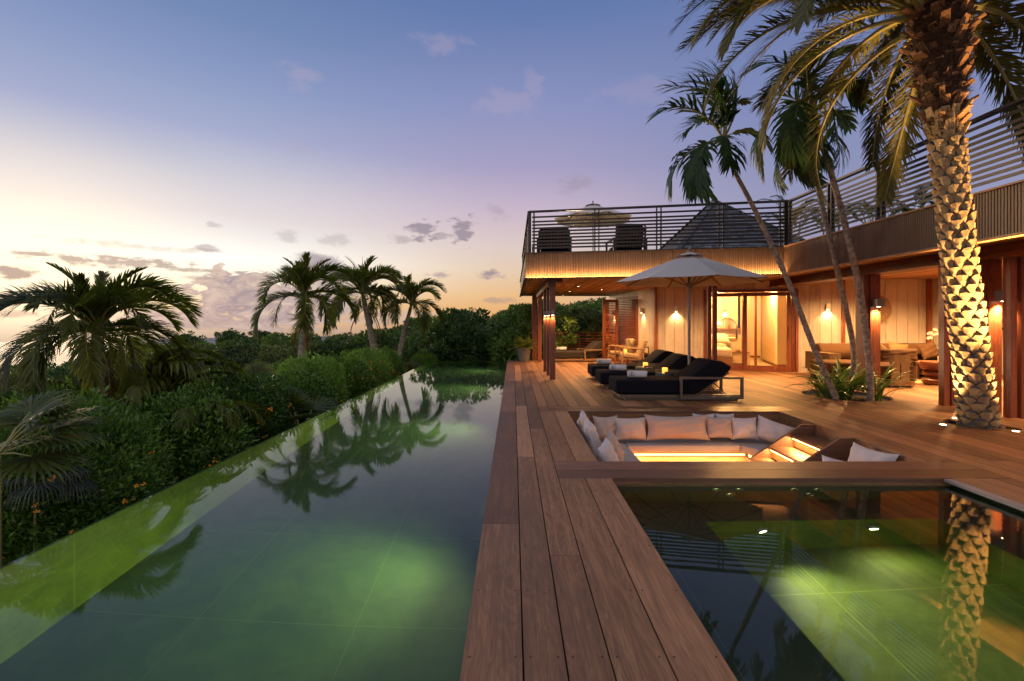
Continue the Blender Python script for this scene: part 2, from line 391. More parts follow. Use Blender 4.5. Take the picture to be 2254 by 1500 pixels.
M_grey = mat('warm_grey_fabric', (.036, .030, .026), .95, bump=.35, bscale=300, var=.15, vscale=12, spec=.2)
M_cush = mat('greige_cushion_fabric', (.34, .305, .29), .9, bump=.3, bscale=260, var=.08, vscale=8, spec=.2)
M_pil1 = mat('pale_grey_pillow_fabric', (.52, .48, .48), .9, bump=.4, bscale=120, var=.08, vscale=9, spec=.2)
M_pil2 = mat('blush_pillow_fabric', (.50, .41, .36), .9, bump=.4, bscale=120, var=.08, vscale=9, spec=.2)
M_pil3 = mat('taupe_pillow_fabric', (.40, .32, .28), .9, bump=.4, bscale=120, var=.08, vscale=9, spec=.2)
M_camel = mat('camel_fabric', (.085, .043, .019), .9, bump=.3, bscale=260, var=.1, vscale=7, spec=.2)
M_ochre = mat('ochre_textured_fabric', (.18, .115, .05), .9, bump=1.0, bscale=38, var=.35, vscale=22, spec=.2)
M_sand = mat('sand_fabric', (.34, .25, .15), .9, bump=.3, bscale=260, var=.08, spec=.2)
M_towel = mat('white_towel_cotton', (.66, .62, .62), .95, bump=.8, bscale=180, var=.06, vscale=20, spec=.1)
M_ink = mat('navy_print', (.02, .03, .07), .8)
M_canvas = mat('cream_canvas', (.52, .49, .45), .85, bump=.15, bscale=140, var=.06, vscale=5, spec=.2)
M_pole = mat('grey_umbrella_metal', (.22, .20, .19), .4, .5)
M_glazed = mat('teal_glazed_ceramic', (.04, .10, .10), .28, bump=.25, bscale=30, var=.5, vscale=14)
M_pot = mat('grey_clay_pot', (.16, .145, .14), .8, bump=.3, bscale=60, var=.2)
M_lamp = mat('grey_lamp_housing', (.20, .19, .18), .4, .3)
M_lampw = mat('white_lamp_housing', (.62, .57, .50), .5)
M_white = mat('white_plaster', (.62, .52, .38), .7, var=.04)
M_linen = mat('white_linen', (.75, .68, .58), .85, bump=.3, bscale=60, var=.05)
M_black = mat('black_lamp_metal', (.012, .012, .013), .4)
M_soil = mat('dark_soil', (.014, .010, .008), .95, bump=.8, bscale=20, var=.5, vscale=12)
M_void = mat('deck_substructure', (.006, .005, .004), .95)
M_shingle = mat('slate_shingle', (.060, .066, .078), .75, bump=.5, bscale=25, var=.3, vscale=5, rndvar=.55)
M_stone = mat('spa_coping', (.30, .26, .24), .5, bump=.3, bscale=50, var=.2)
M_bark = mat('ringed_palm_bark', (.30, .25, .20), .85, bump=.8, bscale=22, var=1.5, vscale=16)
M_barkd = mat('dark_tree_bark', (.05, .038, .028), .9, bump=.8, bscale=18, var=.4)
M_shaft = mat('green_crownshaft', (.14, .17, .07), .5, var=.3, vscale=5)
M_scale = mat('date_palm_leaf_scar', (.42, .29, .15), .85, bump=1.0, bscale=28, var=.45, vscale=12, rndvar=.2)
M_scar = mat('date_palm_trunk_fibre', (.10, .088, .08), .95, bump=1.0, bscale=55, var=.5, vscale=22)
M_boot = mat('brown_palm_boot', (.30, .15, .07), .9, bump=1.0, bscale=45, var=.6, vscale=14, rndvar=.5)
M_fibre = mat('dark_palm_fibre', (.06, .028, .014), .98, bump=1.0, bscale=70, var=.5, vscale=20)
M_cut = mat('cut_frond_stub', (.50, .33, .15), .8, bump=.6, bscale=30, var=.25, vscale=15, rndvar=.2)
M_rachis = mat('olive_frond_rib', (.28, .25, .09), .55, var=.15)
M_frond_date = leaf('date_palm_leaflet', (.075, .080, .020), (.19, .175, .045), .3)
M_frond_slim = leaf('slim_palm_leaflet', (.022, .060, .022), (.06, .13, .035), .3)
M_frond = leaf('garden_palm_leaflet', (.045, .060, .010), (.13, .15, .025), .45)
M_fan = leaf('fan_palm_leaflet', (.035, .055, .014), (.11, .13, .025), .4)
M_fanb = leaf('blue_fan_leaflet', (.035, .05, .045), (.08, .095, .075), .2)
M_bush = leaf('hedge_leaf', (.024, .070, .012), (.15, .28, .042), .3, .4)
M_tree = leaf('hill_tree_leaf', (.022, .056, .014), (.11, .19, .04), .25, .5, vs=.9)
M_tree2 = leaf('hill_tree_leaf_olive', (.032, .052, .014), (.125, .165, .042), .25, .5, vs=.9)
M_strap = leaf('strap_leaf', (.045, .10, .020), (.13, .21, .045), .25, .35)
M_potleaf = leaf('pot_plant_leaf', (.16, .20, .03), (.40, .40, .07), .3)
M_flower = leaf('orange_blossom', (.65, .22, .012), (.80, .38, .02), .2)
M_orchid = mat('white_orchid_petal', (.75, .66, .60), .6)
M_led = emit('warm_led_strip', (1, .50, .14), 5.0)
M_ledpit = emit('pit_led_strip', (1, .56, .20), 7.0)
M_bulb = emit('warm_bulb', (1, .74, .42), 22.0)
M_poolbulb = emit('pool_lamp_glass', (1, .95, .55), 14.0)
M_candle = emit('candle_glow', (1, .46, .07), 1.7)

def water(name, rough, tint, bump=0.0, sc=3.0):
    m = bpy.data.materials.new(name); m.use_nodes = True; t = NT(m.node_tree); b = t.n['Principled BSDF']
    b.inputs['Base Color'].default_value = (*tint, 1); b.inputs['Transmission Weight'].default_value = 1; b.inputs['IOR'].default_value = 1.333
    b.inputs['Roughness'].default_value = rough
    if bump:
        tcn = t.node('ShaderNodeTexCoord'); nz = t.noise(tcn.outputs['Object'], sc, 2, .5); bp = t.node('ShaderNodeBump'); bp.inputs['Strength'].default_value = bump; bp.inputs['Distance'].default_value = .02
        t.l.new(nz, bp.inputs['Height']); t.l.new(bp.outputs[0], b.inputs['Normal'])
    MATS[name] = m; return m
M_water = water('pool_water', .035, (.82, 1.0, .86), .02, 1.2)
M_waters = water('spa_water', .012, (.85, 1.0, .80), .03, 1.6)

def stone_tile(name, c1, c2, line, sx, sy, axes=(0, 1)):
    """big slabs with thin pale joints; axes give the two object axes the joints follow"""
    m = bpy.data.materials.new(name); m.use_nodes = True; t = NT(m.node_tree); b = t.n['Principled BSDF']
    tcn = t.node('ShaderNodeTexCoord'); sp = t.node('ShaderNodeSeparateXYZ'); t.l.new(tcn.outputs['Object'], sp.inputs[0])
    nz = t.noise(tcn.outputs['Object'], 2.4, 6, .68, .8); nz2 = t.noise(tcn.outputs['Object'], 12, 5, .7)
    col = t.ramp(t.m('ADD', t.m('MULTIPLY', nz, .72), t.m('MULTIPLY', nz2, .3)), [(.3, c1), (.72, c2)])
    def ln(o, s):
        fr = t.m('FRACT', t.m('MULTIPLY', o, 1 / s)); d = t.m('MULTIPLY', t.m('MINIMUM', fr, t.m('SUBTRACT', 1.0, fr)), s)
        return t.m('LESS_THAN', d, .003)
    f = t.m('MAXIMUM', ln(sp.outputs[axes[0]], sx), ln(sp.outputs[axes[1]], sy))
    t.l.new(t.mix(f, col, line), b.inputs['Base Color']); b.inputs['Roughness'].default_value = .6
    MATS[name] = m; return m
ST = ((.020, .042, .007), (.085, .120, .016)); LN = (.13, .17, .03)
M_floor_t = stone_tile('green_stone_floor', (.008, .028, .018), (.036, .070, .024), (.05, .082, .03), 1.06, 1.06, (0, 1))
M_wallx_t = stone_tile('green_stone_side', (.014, .040, .006), (.075, .115, .012), (.09, .14, .02), 1.06, .66, (1, 2))
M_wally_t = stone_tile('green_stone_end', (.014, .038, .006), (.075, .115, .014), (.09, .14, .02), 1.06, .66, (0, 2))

def glass():
    m = bpy.data.materials.new('window_glass'); m.use_nodes = True; t = NT(m.node_tree); t.n.remove(t.n['Principled BSDF']); out = t.n['Material Output']
    tr = t.node('ShaderNodeBsdfTransparent'); tr.inputs[0].default_value = (.97, .97, .95, 1); gl = t.node('ShaderNodeBsdfGlossy'); gl.inputs['Roughness'].default_value = .01
    fr = t.node('ShaderNodeFresnel'); fr.inputs[0].default_value = 1.5; mx = t.node('ShaderNodeMixShader'); t.l.new(fr.outputs[0], mx.inputs[0]); t.l.new(tr.outputs[0], mx.inputs[1]); t.l.new(gl.outputs[0], mx.inputs[2]); t.l.new(mx.outputs[0], out.inputs[0])
    return m
M_glass = glass()

M_shade_t = stone_tile('shaded_green_bench_stone', (.006, .014, .010), (.026, .038, .016), (.05, .06, .03), 1.06, 1.06, (0, 1))  # same green stone in a darker colour, so the benches look unlit
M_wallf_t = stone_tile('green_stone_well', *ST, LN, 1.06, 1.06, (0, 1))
# ================================================================ terrain, sea
RIDGE = [(-900, 900), (0, 812), (200, 785), (330, 752), (430, 738), (560, 728), (700, 733), (850, 716), (950, 694), (1050, 676), (1150, 664), (1300, 657), (1700, 645), (4000, 645)]
def ridge(x):
    if x <= RIDGE[0][0]: return RIDGE[0][1]
    for (a, b), (c, d) in zip(RIDGE, RIDGE[1:]):
        if x <= c: return b + (d - b) * (x - a) / (c - a)
    return RIDGE[-1][1]
def top_z(X, Y):
    x = VX + F_PX * X / Y
    off = 38 * max(0, min(1, (60 - Y) / 42)) ** 1.3
    return CAM_H - (ridge(x) + off - VY) * Y / F_PX
def near_z(X, Y):
    return -1.25 - .16 * max(0, -X - 4.2) if X < -3.5 else -1.9
def ground_z(X, Y):
    n = near_z(X, Y)
    if Y < 10: return n
    f = max(0, min(1, (Y - 10) / 9)); f = f * f * (3 - 2 * f)
    Yc = min(Y, 70)
    h = top_z(X * Yc / Y, Yc) - 3.6
    z = n * (1 - f) + h * f
    if Y > 70: z = z - (Y - 70) * .55
    return max(z, -112) + (.25 * noise.noise(Vector((X * .15, Y * .15, 0))) * f)
mb = MB(); xs = [-400, -250, -160, -110, -80] + [-64 + 2 * i for i in range(45)] + [32, 45, 70, 120, 250, 400]
ys = [-60, -20, -6] + [0 + 2 * i for i in range(40)] + [84, 95, 115, 150, 200, 280]
vs = [(x, y, ground_z(x, y)) for y in ys for x in xs]; nx = len(xs)
mb.add(vs, [(j * nx + i, j * nx + i + 1, (j + 1) * nx + i + 1, (j + 1) * nx + i) for j in range(len(ys) - 1) for i in range(nx - 1)])
M_ground = mat('hillside_soil', (.018, .020, .010), .95, bump=.6, bscale=6, var=.5, vscale=3)
tag(mb.build('hillside_ground', M_ground), 'dark planted hillside falling away to the sea', 'ground', kind='structure')

m = bpy.data.materials.new('sea_water'); m.use_nodes = True; t = NT(m.node_tree); b = t.n['Principled BSDF']
b.inputs['Base Color'].default_value = (.13, .115, .14, 1); b.inputs['Roughness'].default_value = .55; b.inputs['Specular IOR Level'].default_value = .06
tcn = t.node('ShaderNodeTexCoord'); mp = t.node('ShaderNodeMapping'); mp.inputs['Scale'].default_value = (.02, .08, 1); t.l.new(tcn.outputs['Object'], mp.inputs[0]); nz = t.noise(mp.outputs[0], 1, 4, .6)
bp = t.node('ShaderNodeBump'); bp.inputs['Strength'].default_value = .35; bp.inputs['Distance'].default_value = 2; t.l.new(nz, bp.inputs['Height']); t.l.new(bp.outputs[0], b.inputs['Normal'])
mb = MB(); SR = 3400.0
vs = [(0, 0, -100)]; fs = []
for ring in (150, 400, 900, 1800, SR):
    for k in range(72): vs.append((ring * math.sin(2 * math.pi * k / 72), ring * math.cos(2 * math.pi * k / 72), -100))
for k in range(72): fs.append((0, 1 + (k + 1) % 72, 1 + k))
for q in range(4):
    for k in range(72): a = 1 + q * 72 + k; b2 = 1 + q * 72 + (k + 1) % 72; fs.append((a, b2, b2 + 72, a + 72))
mb.add(vs, fs); tag(mb.build('sea', m), 'calm lilac sea out to the horizon', 'sea', kind='structure')

# ================================================================ deck
CIRC = [(6.05, 8.62, .68), (6.10, 6.17, .37)]           # planter hole, date palm hole
def boards(mb, edges, y0, y1, rects=(), gap=.007, z1=0.0, th=.03, cross=False, stub=(2.6, 4.6), circ=()):
    """deck boards along Y between consecutive x edges, cut round rectangular and round openings"""
    for a, b in zip(edges, edges[1:]):
        x0, x1 = a + gap / 2, b - gap / 2; segs = [(y0, y1)]
        for (rx0, rx1, ry0, ry1) in rects:
            if x1 > rx0 + .01 and x0 < rx1 - .01:
                segs = [s for (p, q) in segs for s in ((p, min(q, ry0 - gap / 2)), (max(p, ry1 + gap / 2), q)) if s[1] - s[0] > .02]
        for (p, q) in segs:
            cuts = [p]; L = p
            while True:
                L += rng.uniform(*stub)
                if L > q - 1.0: break
                cuts.append(L)
            cuts.append(q)
            for c, d in zip(cuts, cuts[1:]):
                d2 = d - (.003 if d < q else 0); mb.rnd()
                hit = [k for k in circ if k[0] - k[2] < x1 and k[0] + k[2] > x0 and k[1] - k[2] < d2 and k[1] + k[2] > c]
                if not hit:
                    if cross: mb.bb(c, d2, x0, x1, z1 - th, z1)
                    else: mb.bb(x0, x1, c, d2, z1 - th, z1)
                    continue
                cx, cy, cr = hit[0]; n = 8
                X = [x0 + (x1 - x0) * i / n for i in range(n + 1)]
                hgt = [math.sqrt(max(0, cr * cr - (x - cx) ** 2)) for x in X]
                keep = mb.cur
                for sgn in (-1, 1):
                    for i in range(n):
                        e0, e1 = cy + sgn * hgt[i], cy + sgn * hgt[i + 1]
                        lo, hi = (c, d2)
                        if sgn < 0: q4 = [(X[i], c), (X[i + 1], c), (X[i + 1], max(c, min(e1, d2))), (X[i], max(c, min(e0, d2)))]
                        else: q4 = [(X[i], min(d2, max(e0, c))), (X[i + 1], min(d2, max(e1, c))), (X[i + 1], d2), (X[i], d2)]
                        if (q4[2][1] - q4[1][1]) + (q4[3][1] - q4[0][1]) < 1e-4: continue
                        mb.cur = keep
                        mb.prism(q4, z1 - th, z1)
E0 = [-.206, .039, .209, .387]
mb = MB(); boards(mb, E0, -3, 16.2)
boards(mb, [.387, .617, .846], -3, 4.06)
boards(mb, [.387, .602, .815], 4.56, 7.07); boards(mb, [.387, .549], 7.075, 7.49)
ex = [.387, .547]
while ex[-1] < 4.28: ex.append(ex[-1] + rng.choice([.168, .172, .178]))
ex[-1] = 4.28
boards(mb, ex, 7.495, 16.2)
boards(mb, [3.775, 3.97], -3, 4.06)
e2 = [3.97, 4.125, 4.28]
while e2[-1] < 16: e2.append(e2[-1] + rng.choice([.168, .172, .178, .176]))
boards(mb, e2[:3], -3, 7.5, rects=[(3.9, 4.29, 4.06, 4.56), (3.9, 4.29, 7.07, 7.5)])
boards(mb, e2[2:], -3, 16.2, circ=CIRC)
boards(mb, [.846, 1.02, 1.2, 1.38, 1.56, 1.74, 1.92, 2.1, 2.28, 2.46, 2.64, 2.82, 3.0, 3.18, 3.36, 3.54, 3.775], -3, .3)
deck = mb.build('deck', M_deck, smooth=False); tag(deck, 'weathered hardwood deck of long boards', 'deck', kind='structure')
mb = MB()
boards(mb, [4.06, 4.30, 4.555], .39, 4.278, cross=True, stub=(9, 10)); boards(mb, [7.07, 7.30, 7.49], .55, 4.278, cross=True, stub=(9, 10))
mb.rnd(.6).bb(.85, 3.77, 4.062, 4.09, -.10, -.032)
tag(mb.build('deck_border', M_deckx, smooth=False), 'wide border boards on the near and far rims of the pit', 'deck', kind='structure')
# screw heads
mb = MB()
for e, w_ in ((E0[0], .245), (E0[1], .17), (E0[2], .178), (.387, .23), (.617, .229)):
    for yy in [1.9 + .47 * i for i in range(14)]:
        for xx in (e + .03, e + w_ - .03):
            if e > .38 and 4.0 < yy < 4.6: continue
            mb.lathe([(.0, .0012), (.0055, .0012), (.0055, -.001)], 8, (xx, yy, 0))
mb.build('screw_heads', M_dark_wood, deck, smooth=False)
mb = MB().bb(-.19, -.165, -3, 16.2, -.35, -.034)
tag(mb.build('deck_edge_board', M_dark_wood), 'dark edge board under the deck along the pool', 'deck', kind='structure')

# ================================================================ infinity pool
mb = MB()
PX0, PX1, PY0, PY1, PZ = -2.955, -.163, -3.0, 16.8, -1.3
tag(MB().bb(-2.98, -.04, -3.1, 16.92, -1.5, PZ).build('pool_floor', M_floor_t, smooth=False), 'green stone floor of the infinity pool', 'pool', kind='structure')
tag(MB().bb(-2.98, PX0, -3.0, 16.92, PZ, -.083).bb(PX1, -.04, -3.0, 16.8, PZ, -.034).build('pool_side_wall', M_wallx_t, smooth=False), 'green stone side walls of the infinity pool', 'pool', kind='structure')
tag(MB().bb(PX0, -.04, PY1, 16.92, PZ, -.083).bb(PX0, PX1, -3.1, -3, PZ, -.05).build('pool_end_wall', M_wally_t, smooth=False), 'green stone end wall of the infinity pool', 'pool', kind='structure')
ws = MB(); ws.grid(lambda a, b: Vector((-2.982 + a * 2.818, -2.99 + b * 19.915, -.08)), 1, 1)
tag(ws.build('pool_water', M_water, smooth=False), 'still water of the infinity pool mirroring the palms', 'water', kind='structure')
def pool_lamp(loc, d, label, W, size=80, grp='underwater pool lamps', col=(.95, 1, .36), wash=0):
    d = Vector(d).normalized(); th = thing('pool_lamp', label, 'pool lamp', loc, 0, grp)
    M = d.to_track_quat('Z', 'Y').to_matrix()
    MB().lathe([(.0, .012), (.045, .012), (.052, .004), (.052, -.02)], 20, M=M).build('rim', M_lamp, th)
    MB().lathe([(.0, .016), (.03, .015), (.034, .0125)], 20, M=M).build('lens', M_poolbulb, th)
    spot('pool_lamp_light', Vector(loc) + d * .03, d, W, size, 1.0, col, .12)
    if wash: spot('pool_lamp_wash', Vector(loc) + d * .03, (d.x, d.y, 0), wash, 165, 1.0, col, .1)
for i, yy in enumerate((.6, 4.05, 7.9, 11.7, 15.3)):
    pool_lamp((PX1 - .012, yy, -.55), (-1, -.42, -.44), ['underwater lamp in the deck side wall nearest the camera', 'underwater lamp beside the near deck boards, first beam seen on the water', 'underwater lamp in the pool wall beside the seating pit', 'underwater lamp in the pool wall beside the three dark loungers', 'underwater lamp in the pool wall near the potted plant'][i], 260, 86, wash=130)

# ================================================================ hot tub (spa)
SX0, SX1, SY0, SY1, SZ = .86, 3.765, .3, 4.085, -.055
WX0, WX1, WY0, WY1 = 1.50, 3.34, .9, 3.72
LED_Z = -.50
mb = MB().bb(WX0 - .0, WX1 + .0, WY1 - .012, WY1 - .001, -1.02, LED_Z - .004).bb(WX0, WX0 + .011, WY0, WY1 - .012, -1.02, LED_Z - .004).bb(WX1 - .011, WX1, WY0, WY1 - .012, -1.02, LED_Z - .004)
tag(mb.build('spa_lit_lining', M_wally_t, smooth=False), 'thin brighter green stone lining that makes the hot tub well look lit', 'pool', kind='structure')  # lining added in the lighter stone so the well walls read as lit
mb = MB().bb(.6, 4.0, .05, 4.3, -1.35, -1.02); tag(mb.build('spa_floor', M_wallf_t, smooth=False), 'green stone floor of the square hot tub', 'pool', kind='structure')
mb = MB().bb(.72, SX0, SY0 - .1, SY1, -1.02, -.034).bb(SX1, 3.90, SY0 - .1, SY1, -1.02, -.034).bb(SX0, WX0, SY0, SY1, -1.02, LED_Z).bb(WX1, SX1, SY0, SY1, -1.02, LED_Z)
tag(mb.build('spa_side_bench', M_shade_t, smooth=False), 'underwater side benches of the hot tub', 'pool', kind='structure')
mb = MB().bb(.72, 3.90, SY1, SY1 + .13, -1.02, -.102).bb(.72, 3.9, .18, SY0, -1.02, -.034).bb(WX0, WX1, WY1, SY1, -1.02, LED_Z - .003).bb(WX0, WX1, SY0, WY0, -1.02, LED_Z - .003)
tag(mb.build('spa_end_bench', M_shade_t, smooth=False), 'underwater end benches of the hot tub', 'pool', kind='structure')
ws = MB(); ws.grid(lambda a, b: Vector((SX0 + a * (SX1 - SX0), SY0 + b * (SY1 - SY0), SZ)), 1, 1)
tag(ws.build('spa_water', M_waters, smooth=False), 'dark glassy water of the hot tub', 'water', kind='structure')
mb = MB().bb(3.70, 3.775, .3, 4.06, -.03, -.004); tag(mb.build('spa_coping', M_stone), 'narrow grey coping strip on the right edge of the hot tub', 'coping', kind='structure')
pool_lamp((1.95, WY1 - .014, -.68), (.34, -1, -.42), 'left lamp glowing in the sunken end wall of the hot tub', 150, 80, 'hot tub lamps', (1, .95, .42))
pool_lamp((2.82, WY1 - .014, -.68), (-.05, -1, -.5), 'right smaller lamp in the sunken end wall of the hot tub', 26, 150, 'hot tub lamps', (.95, 1, .35))
pool_lamp((2.4, WY0 + .01, -.70), (0, 1, .05), 'added unseen lamp in the near wall of the hot tub', 60, 120, 'hot tub lamps', (.95, 1, .38))  # extra lamp out of view, added to light the far wall of the well
for i, (jx, jz) in enumerate(((1.75, -.20), (1.95, -.20), (1.87, -.33), (2.43, -.20), (2.63, -.20), (2.56, -.33))):
    th = thing('jet_nozzle', ['leftmost hot tub jet, upper row', 'second hot tub jet from the left, upper row', 'lower jet under the left pair of hot tub jets', 'fourth hot tub jet, upper row left of the right pair', 'rightmost hot tub jet, upper row', 'lower jet under the right pair of hot tub jets'][i], 'water jet', (jx, SY1 - .002, jz), 0, 'hot tub jets')
    Mx = Matrix.Rotation(R(90), 3, 'X')
    MB().lathe([(.020, .012), (.026, .016), (.038, .012), (.042, .0)], 20, M=Mx).build('ring', mat('steel', (.6, .62, .5), .25, .9), th)
    MB().lathe([(.0, .004), (.021, .006)], 16, M=Mx).build('nozzle', M_black, th)

# ================================================================ sunken seating pit
KX0, KX1, KY0, KY1, KZ, SEAT = .815, 3.97, 4.56, 7.07, -.80, -.46
mb = MB()
mb.rnd(.4).bb(KX0 - .1, KX1 + .1, KY0 - .1, KY1 + .1, KZ - .1, KZ)
for k in range(3):                                     # wall boards, three courses
    z1 = -.032 - k * .24; z0 = z1 - .236
    mb.rnd().bb(KX0 - .08, KX1 + .08, KY1, KY1 + .08, z0, z1); mb.rnd().bb(KX0 - .08, KX1 + .08, KY0 - .08, KY0, z0, z1)
    mb.rnd().bb(KX0 - .08, KX0, KY0, KY1, z0, z1); mb.rnd().bb(KX1, KX1 + .08, KY0, KY1, z0, z1)
ST0, ST1 = 5.52, 6.22                                  # stair between the two cheek panels
FB, LB, RB = 6.50, 1.57, 3.20                          # bench fronts: far, left, right
# bench bodies with a recessed plinth so the light strip tucks under the seat
mb.rnd().bb(KX0, KX1, FB + .06, KY1, KZ, SEAT); mb.rnd().bb(KX0, LB - .06, KY0, FB + .06, KZ, SEAT)
mb.rnd().bb(RB + .06, KX1, ST1 + .03, FB + .06, KZ, SEAT); mb.rnd().bb(RB + .06, KX1, KY0, ST0 - .03, KZ, SEAT)
mb.rnd().bb(LB - .06, RB + .06, KY0, KY0 + .5, KZ, SEAT)
pit = mb.build('seating_pit', M_pitwood, smooth=False); tag(pit, 'sunken timber seating pit lined with benches', 'seating pit', kind='structure')
mb = MB()
for k in range(4):                                     # steps, deck to floor
    xa = 3.97 - .32 - k * .29; zt = -.15 * (k + 1)
    mb.rnd().bb(xa, KX1 if k == 0 else xa + .29, ST0, ST1, zt - .03, zt); mb.rnd().bb(xa + .035, xa + .06, ST0, ST1, zt - .15, zt - .031)
st_ = mb.build('steps', mat('x', (1, 1, 1)) if False else M_pitwood, smooth=False); tag(st_, 'timber steps lit from under each tread', 'steps', kind='structure')
for yy, nm in ((ST1 + .012, 'far'), (ST0 - .012, 'near')):
    pr = [(3.97, -.01), (3.80, -.01), (3.10, -.47), (3.10, -.80), (3.97, -.80)]
    mb = MB().rnd(.3).rprism([(x, z) for x, z in pr], yy - .018, yy + .018, .004, 1)
    tag(mb.build('stair_cheek', M_dark_wood if False else M_deckx, smooth=False), f'sloping timber cheek panel on the {nm} side of the pit steps', 'panel', kind='structure')
# light strips
mb = MB().bb(LB, RB, FB + .030, FB + .044, SEAT - .045, SEAT - .028); mb.bb(LB - .044, LB - .03, KY0 + .5, FB, SEAT - .045, SEAT - .028)
mb.bb(RB + .03, RB + .044, ST1 + .05, FB, SEAT - .045, SEAT - .028)
for k in range(3): xa = 3.97 - .32 - k * .29; mb.bb(xa + .012, xa + .026, ST0 + .02, ST1 - .02, -.15 * (k + 1) - .046, -.15 * (k + 1) - .032)
tag(mb.build('light_strip', M_ledpit), 'warm light strip under the pit benches and treads', 'light strip')
strip_light('pit_strip_far', (LB, FB - .02, SEAT - .04), (RB, FB - .02, SEAT - .04), (0, -.3, -1), 60)
strip_light('pit_strip_left', (LB + .01, KY0 + .5, SEAT - .04), (LB + .01, FB, SEAT - .04), (.3, 0, -1), 45)
strip_light('pit_strip_right', (RB - .02, KY0 + .1, SEAT - .04), (RB - .02, ST0, SEAT - .04), (-.3, 0, -1), 22)
for k in range(3):
    xa = 3.97 - .32 - k * .29
    strip_light('step_strip', (xa + .004, ST0 + .03, -.15 * (k + 1) - .036), (xa + .004, ST1 - .03, -.15 * (k + 1) - .036), (-.5, 0, -1), 12)
# seat cushions
ct = -.36
def cushion(poly, lab):
    mb = MB(); cx = sum(p[0] for p in poly) / len(poly); cy = sum(p[1] for p in poly) / len(poly)
    M = Matrix(((1, 0, 0), (0, 0, 1), (0, 1, 0)))
    mb.rprism([(x - cx, y - cy) for x, y in poly], 0, ct - SEAT - .002, .018, 3, M)
    o = mb.build('seat_cushion', M_cush); o.location = (cx, cy, SEAT + .001); tag(o, lab, 'seat cushion', 'greige seat cushions on the pit benches'); return o
g = .004
cushion([(LB + g, FB), (RB - .08, FB), (RB - .08, KY1 - g), (LB + g, KY1 - g)], 'long greige seat cushion on the far bench of the pit')
cushion([(KX0 + g, KY0 + .5 + g), (LB - g, KY0 + .5 + g), (LB - g, KY1 - g), (KX0 + g, KY1 - g)], 'greige seat cushion on the left bench of the pit, along the pool side')
cushion([(RB - .08 + g, FB + .05), (RB + .06, ST1 + .04), (KX1 - g, ST1 + .04), (KX1 - g, KY1 - g), (RB - .08 + g, KY1 - g)], 'short corner seat cushion beside the far cheek of the pit steps')
cushion([(RB, KY0 + .5 + g), (KX1 - g, KY0 + .5 + g), (KX1 - g, ST0 - .04), (RB, ST0 - .04)], 'small seat cushion on the near side of the pit steps')
cushion([(KX0 + g, KY0 + g), (KX1 - g, KY0 + g), (KX1 - g, KY0 + .5 - g), (KX0 + g, KY0 + .5 - g)], 'seat cushion on the near bench hidden behind the rim of the pit')
# pillows: (x0,y0,x1,y1 in photo pixels, depth, material, lean, turn, label)
def pillow(px, Y, m, lean, turn, lab, thick=.17, roll=0, seed=1, zb=None):
    x0, y0, x1, y1 = px; c = P((x0 + x1) / 2, (y0 + y1) / 2, Y); wd = (x1 - x0) * Y / F_PX; hg = (y1 - y0) * Y / F_PX
    return pillow_at(c, wd, hg, m, lean, turn, lab, thick, roll, seed)
def pillow_at(c, wd, hg, m, lean, turn, lab, thick=.17, roll=0, seed=1, grp='loose pillows in the seating pit', cat='pillow'):
    M = Matrix.Rotation(R(turn), 3, 'Z') @ Matrix.Rotation(R(-lean), 3, 'X') @ Matrix.Rotation(R(roll), 3, 'Y')
    o = MB().pillow(wd, hg, thick, M, seed, 16).build('pillow', m, angle=70, merge=.0004); o.location = c
    return tag(o, lab, cat, grp)
pillow((1305, 915, 1362, 968), 6.72, M_pil3, 14, 6, 'shaded taupe pillow at the far left corner of the pit', seed=2)
pillow((1351, 919, 1425, 970), 6.68, M_pil2, 16, 2, 'blush square pillow left of the long bolster pillow', seed=3)
pillow((1420, 913, 1560, 969), 6.66, M_pil3, 16, 0, 'long taupe bolster pillow in the middle of the far pit bench', thick=.2, seed=4)
pillow((1552, 917, 1613, 966), 6.68, M_pil3, 16, -3, 'small taupe square pillow right of the long bolster pillow', seed=5)
pillow((1525, 910, 1575, 950), 6.88, M_pil1, 12, 0, 'pale pillow mostly hidden behind the right end of the long bolster', seed=6)
pillow((1575, 910, 1618, 948), 6.90, M_pil1, 12, 0, 'pale pillow peeking out behind the small taupe square pillow', seed=7)
pillow((1608, 919, 1667, 968), 6.66, M_pil1, 18, -4, 'pale square pillow between the taupe one and the tilted corner pillow', seed=8)
pillow((1664, 927, 1747, 978), 6.55, M_pil1, 22, -30, 'big pale pillow tilted in the right corner by the pit steps', thick=.2, roll=16, seed=9)
pillow_at((.99, 6.45, -.125), .56, .46, M_pil1, 20, 78, 'pale pillow against the pool side wall, farthest of the left row', seed=10)
pillow_at((.98, 5.86, -.12), .58, .48, M_pil1, 20, 82, 'pale pillow against the pool side wall, middle of the left row', seed=11)
pillow_at((1.20, 5.62, -.17), .46, .40, M_pil3, 24, 76, 'taupe pillow leaning in front of the left row of pale pillows', seed=12)
pillow_at((1.05, 5.16, -.17), .50, .42, M_pil1, 24, 70, 'pale pillow nearest the near rim at the left of the pit', seed=13)
pillow_at((3.80, 5.06, -.20), .52, .42, M_pil1, 26, -78, 'pale pillow with its corner up behind the near cheek of the steps', seed=14)
pillow_at((3.40, 4.84, -.22), .44, .36, M_pil1, 40, -40, 'pale pillow by the steps with only its tip above the near rim', seed=15)
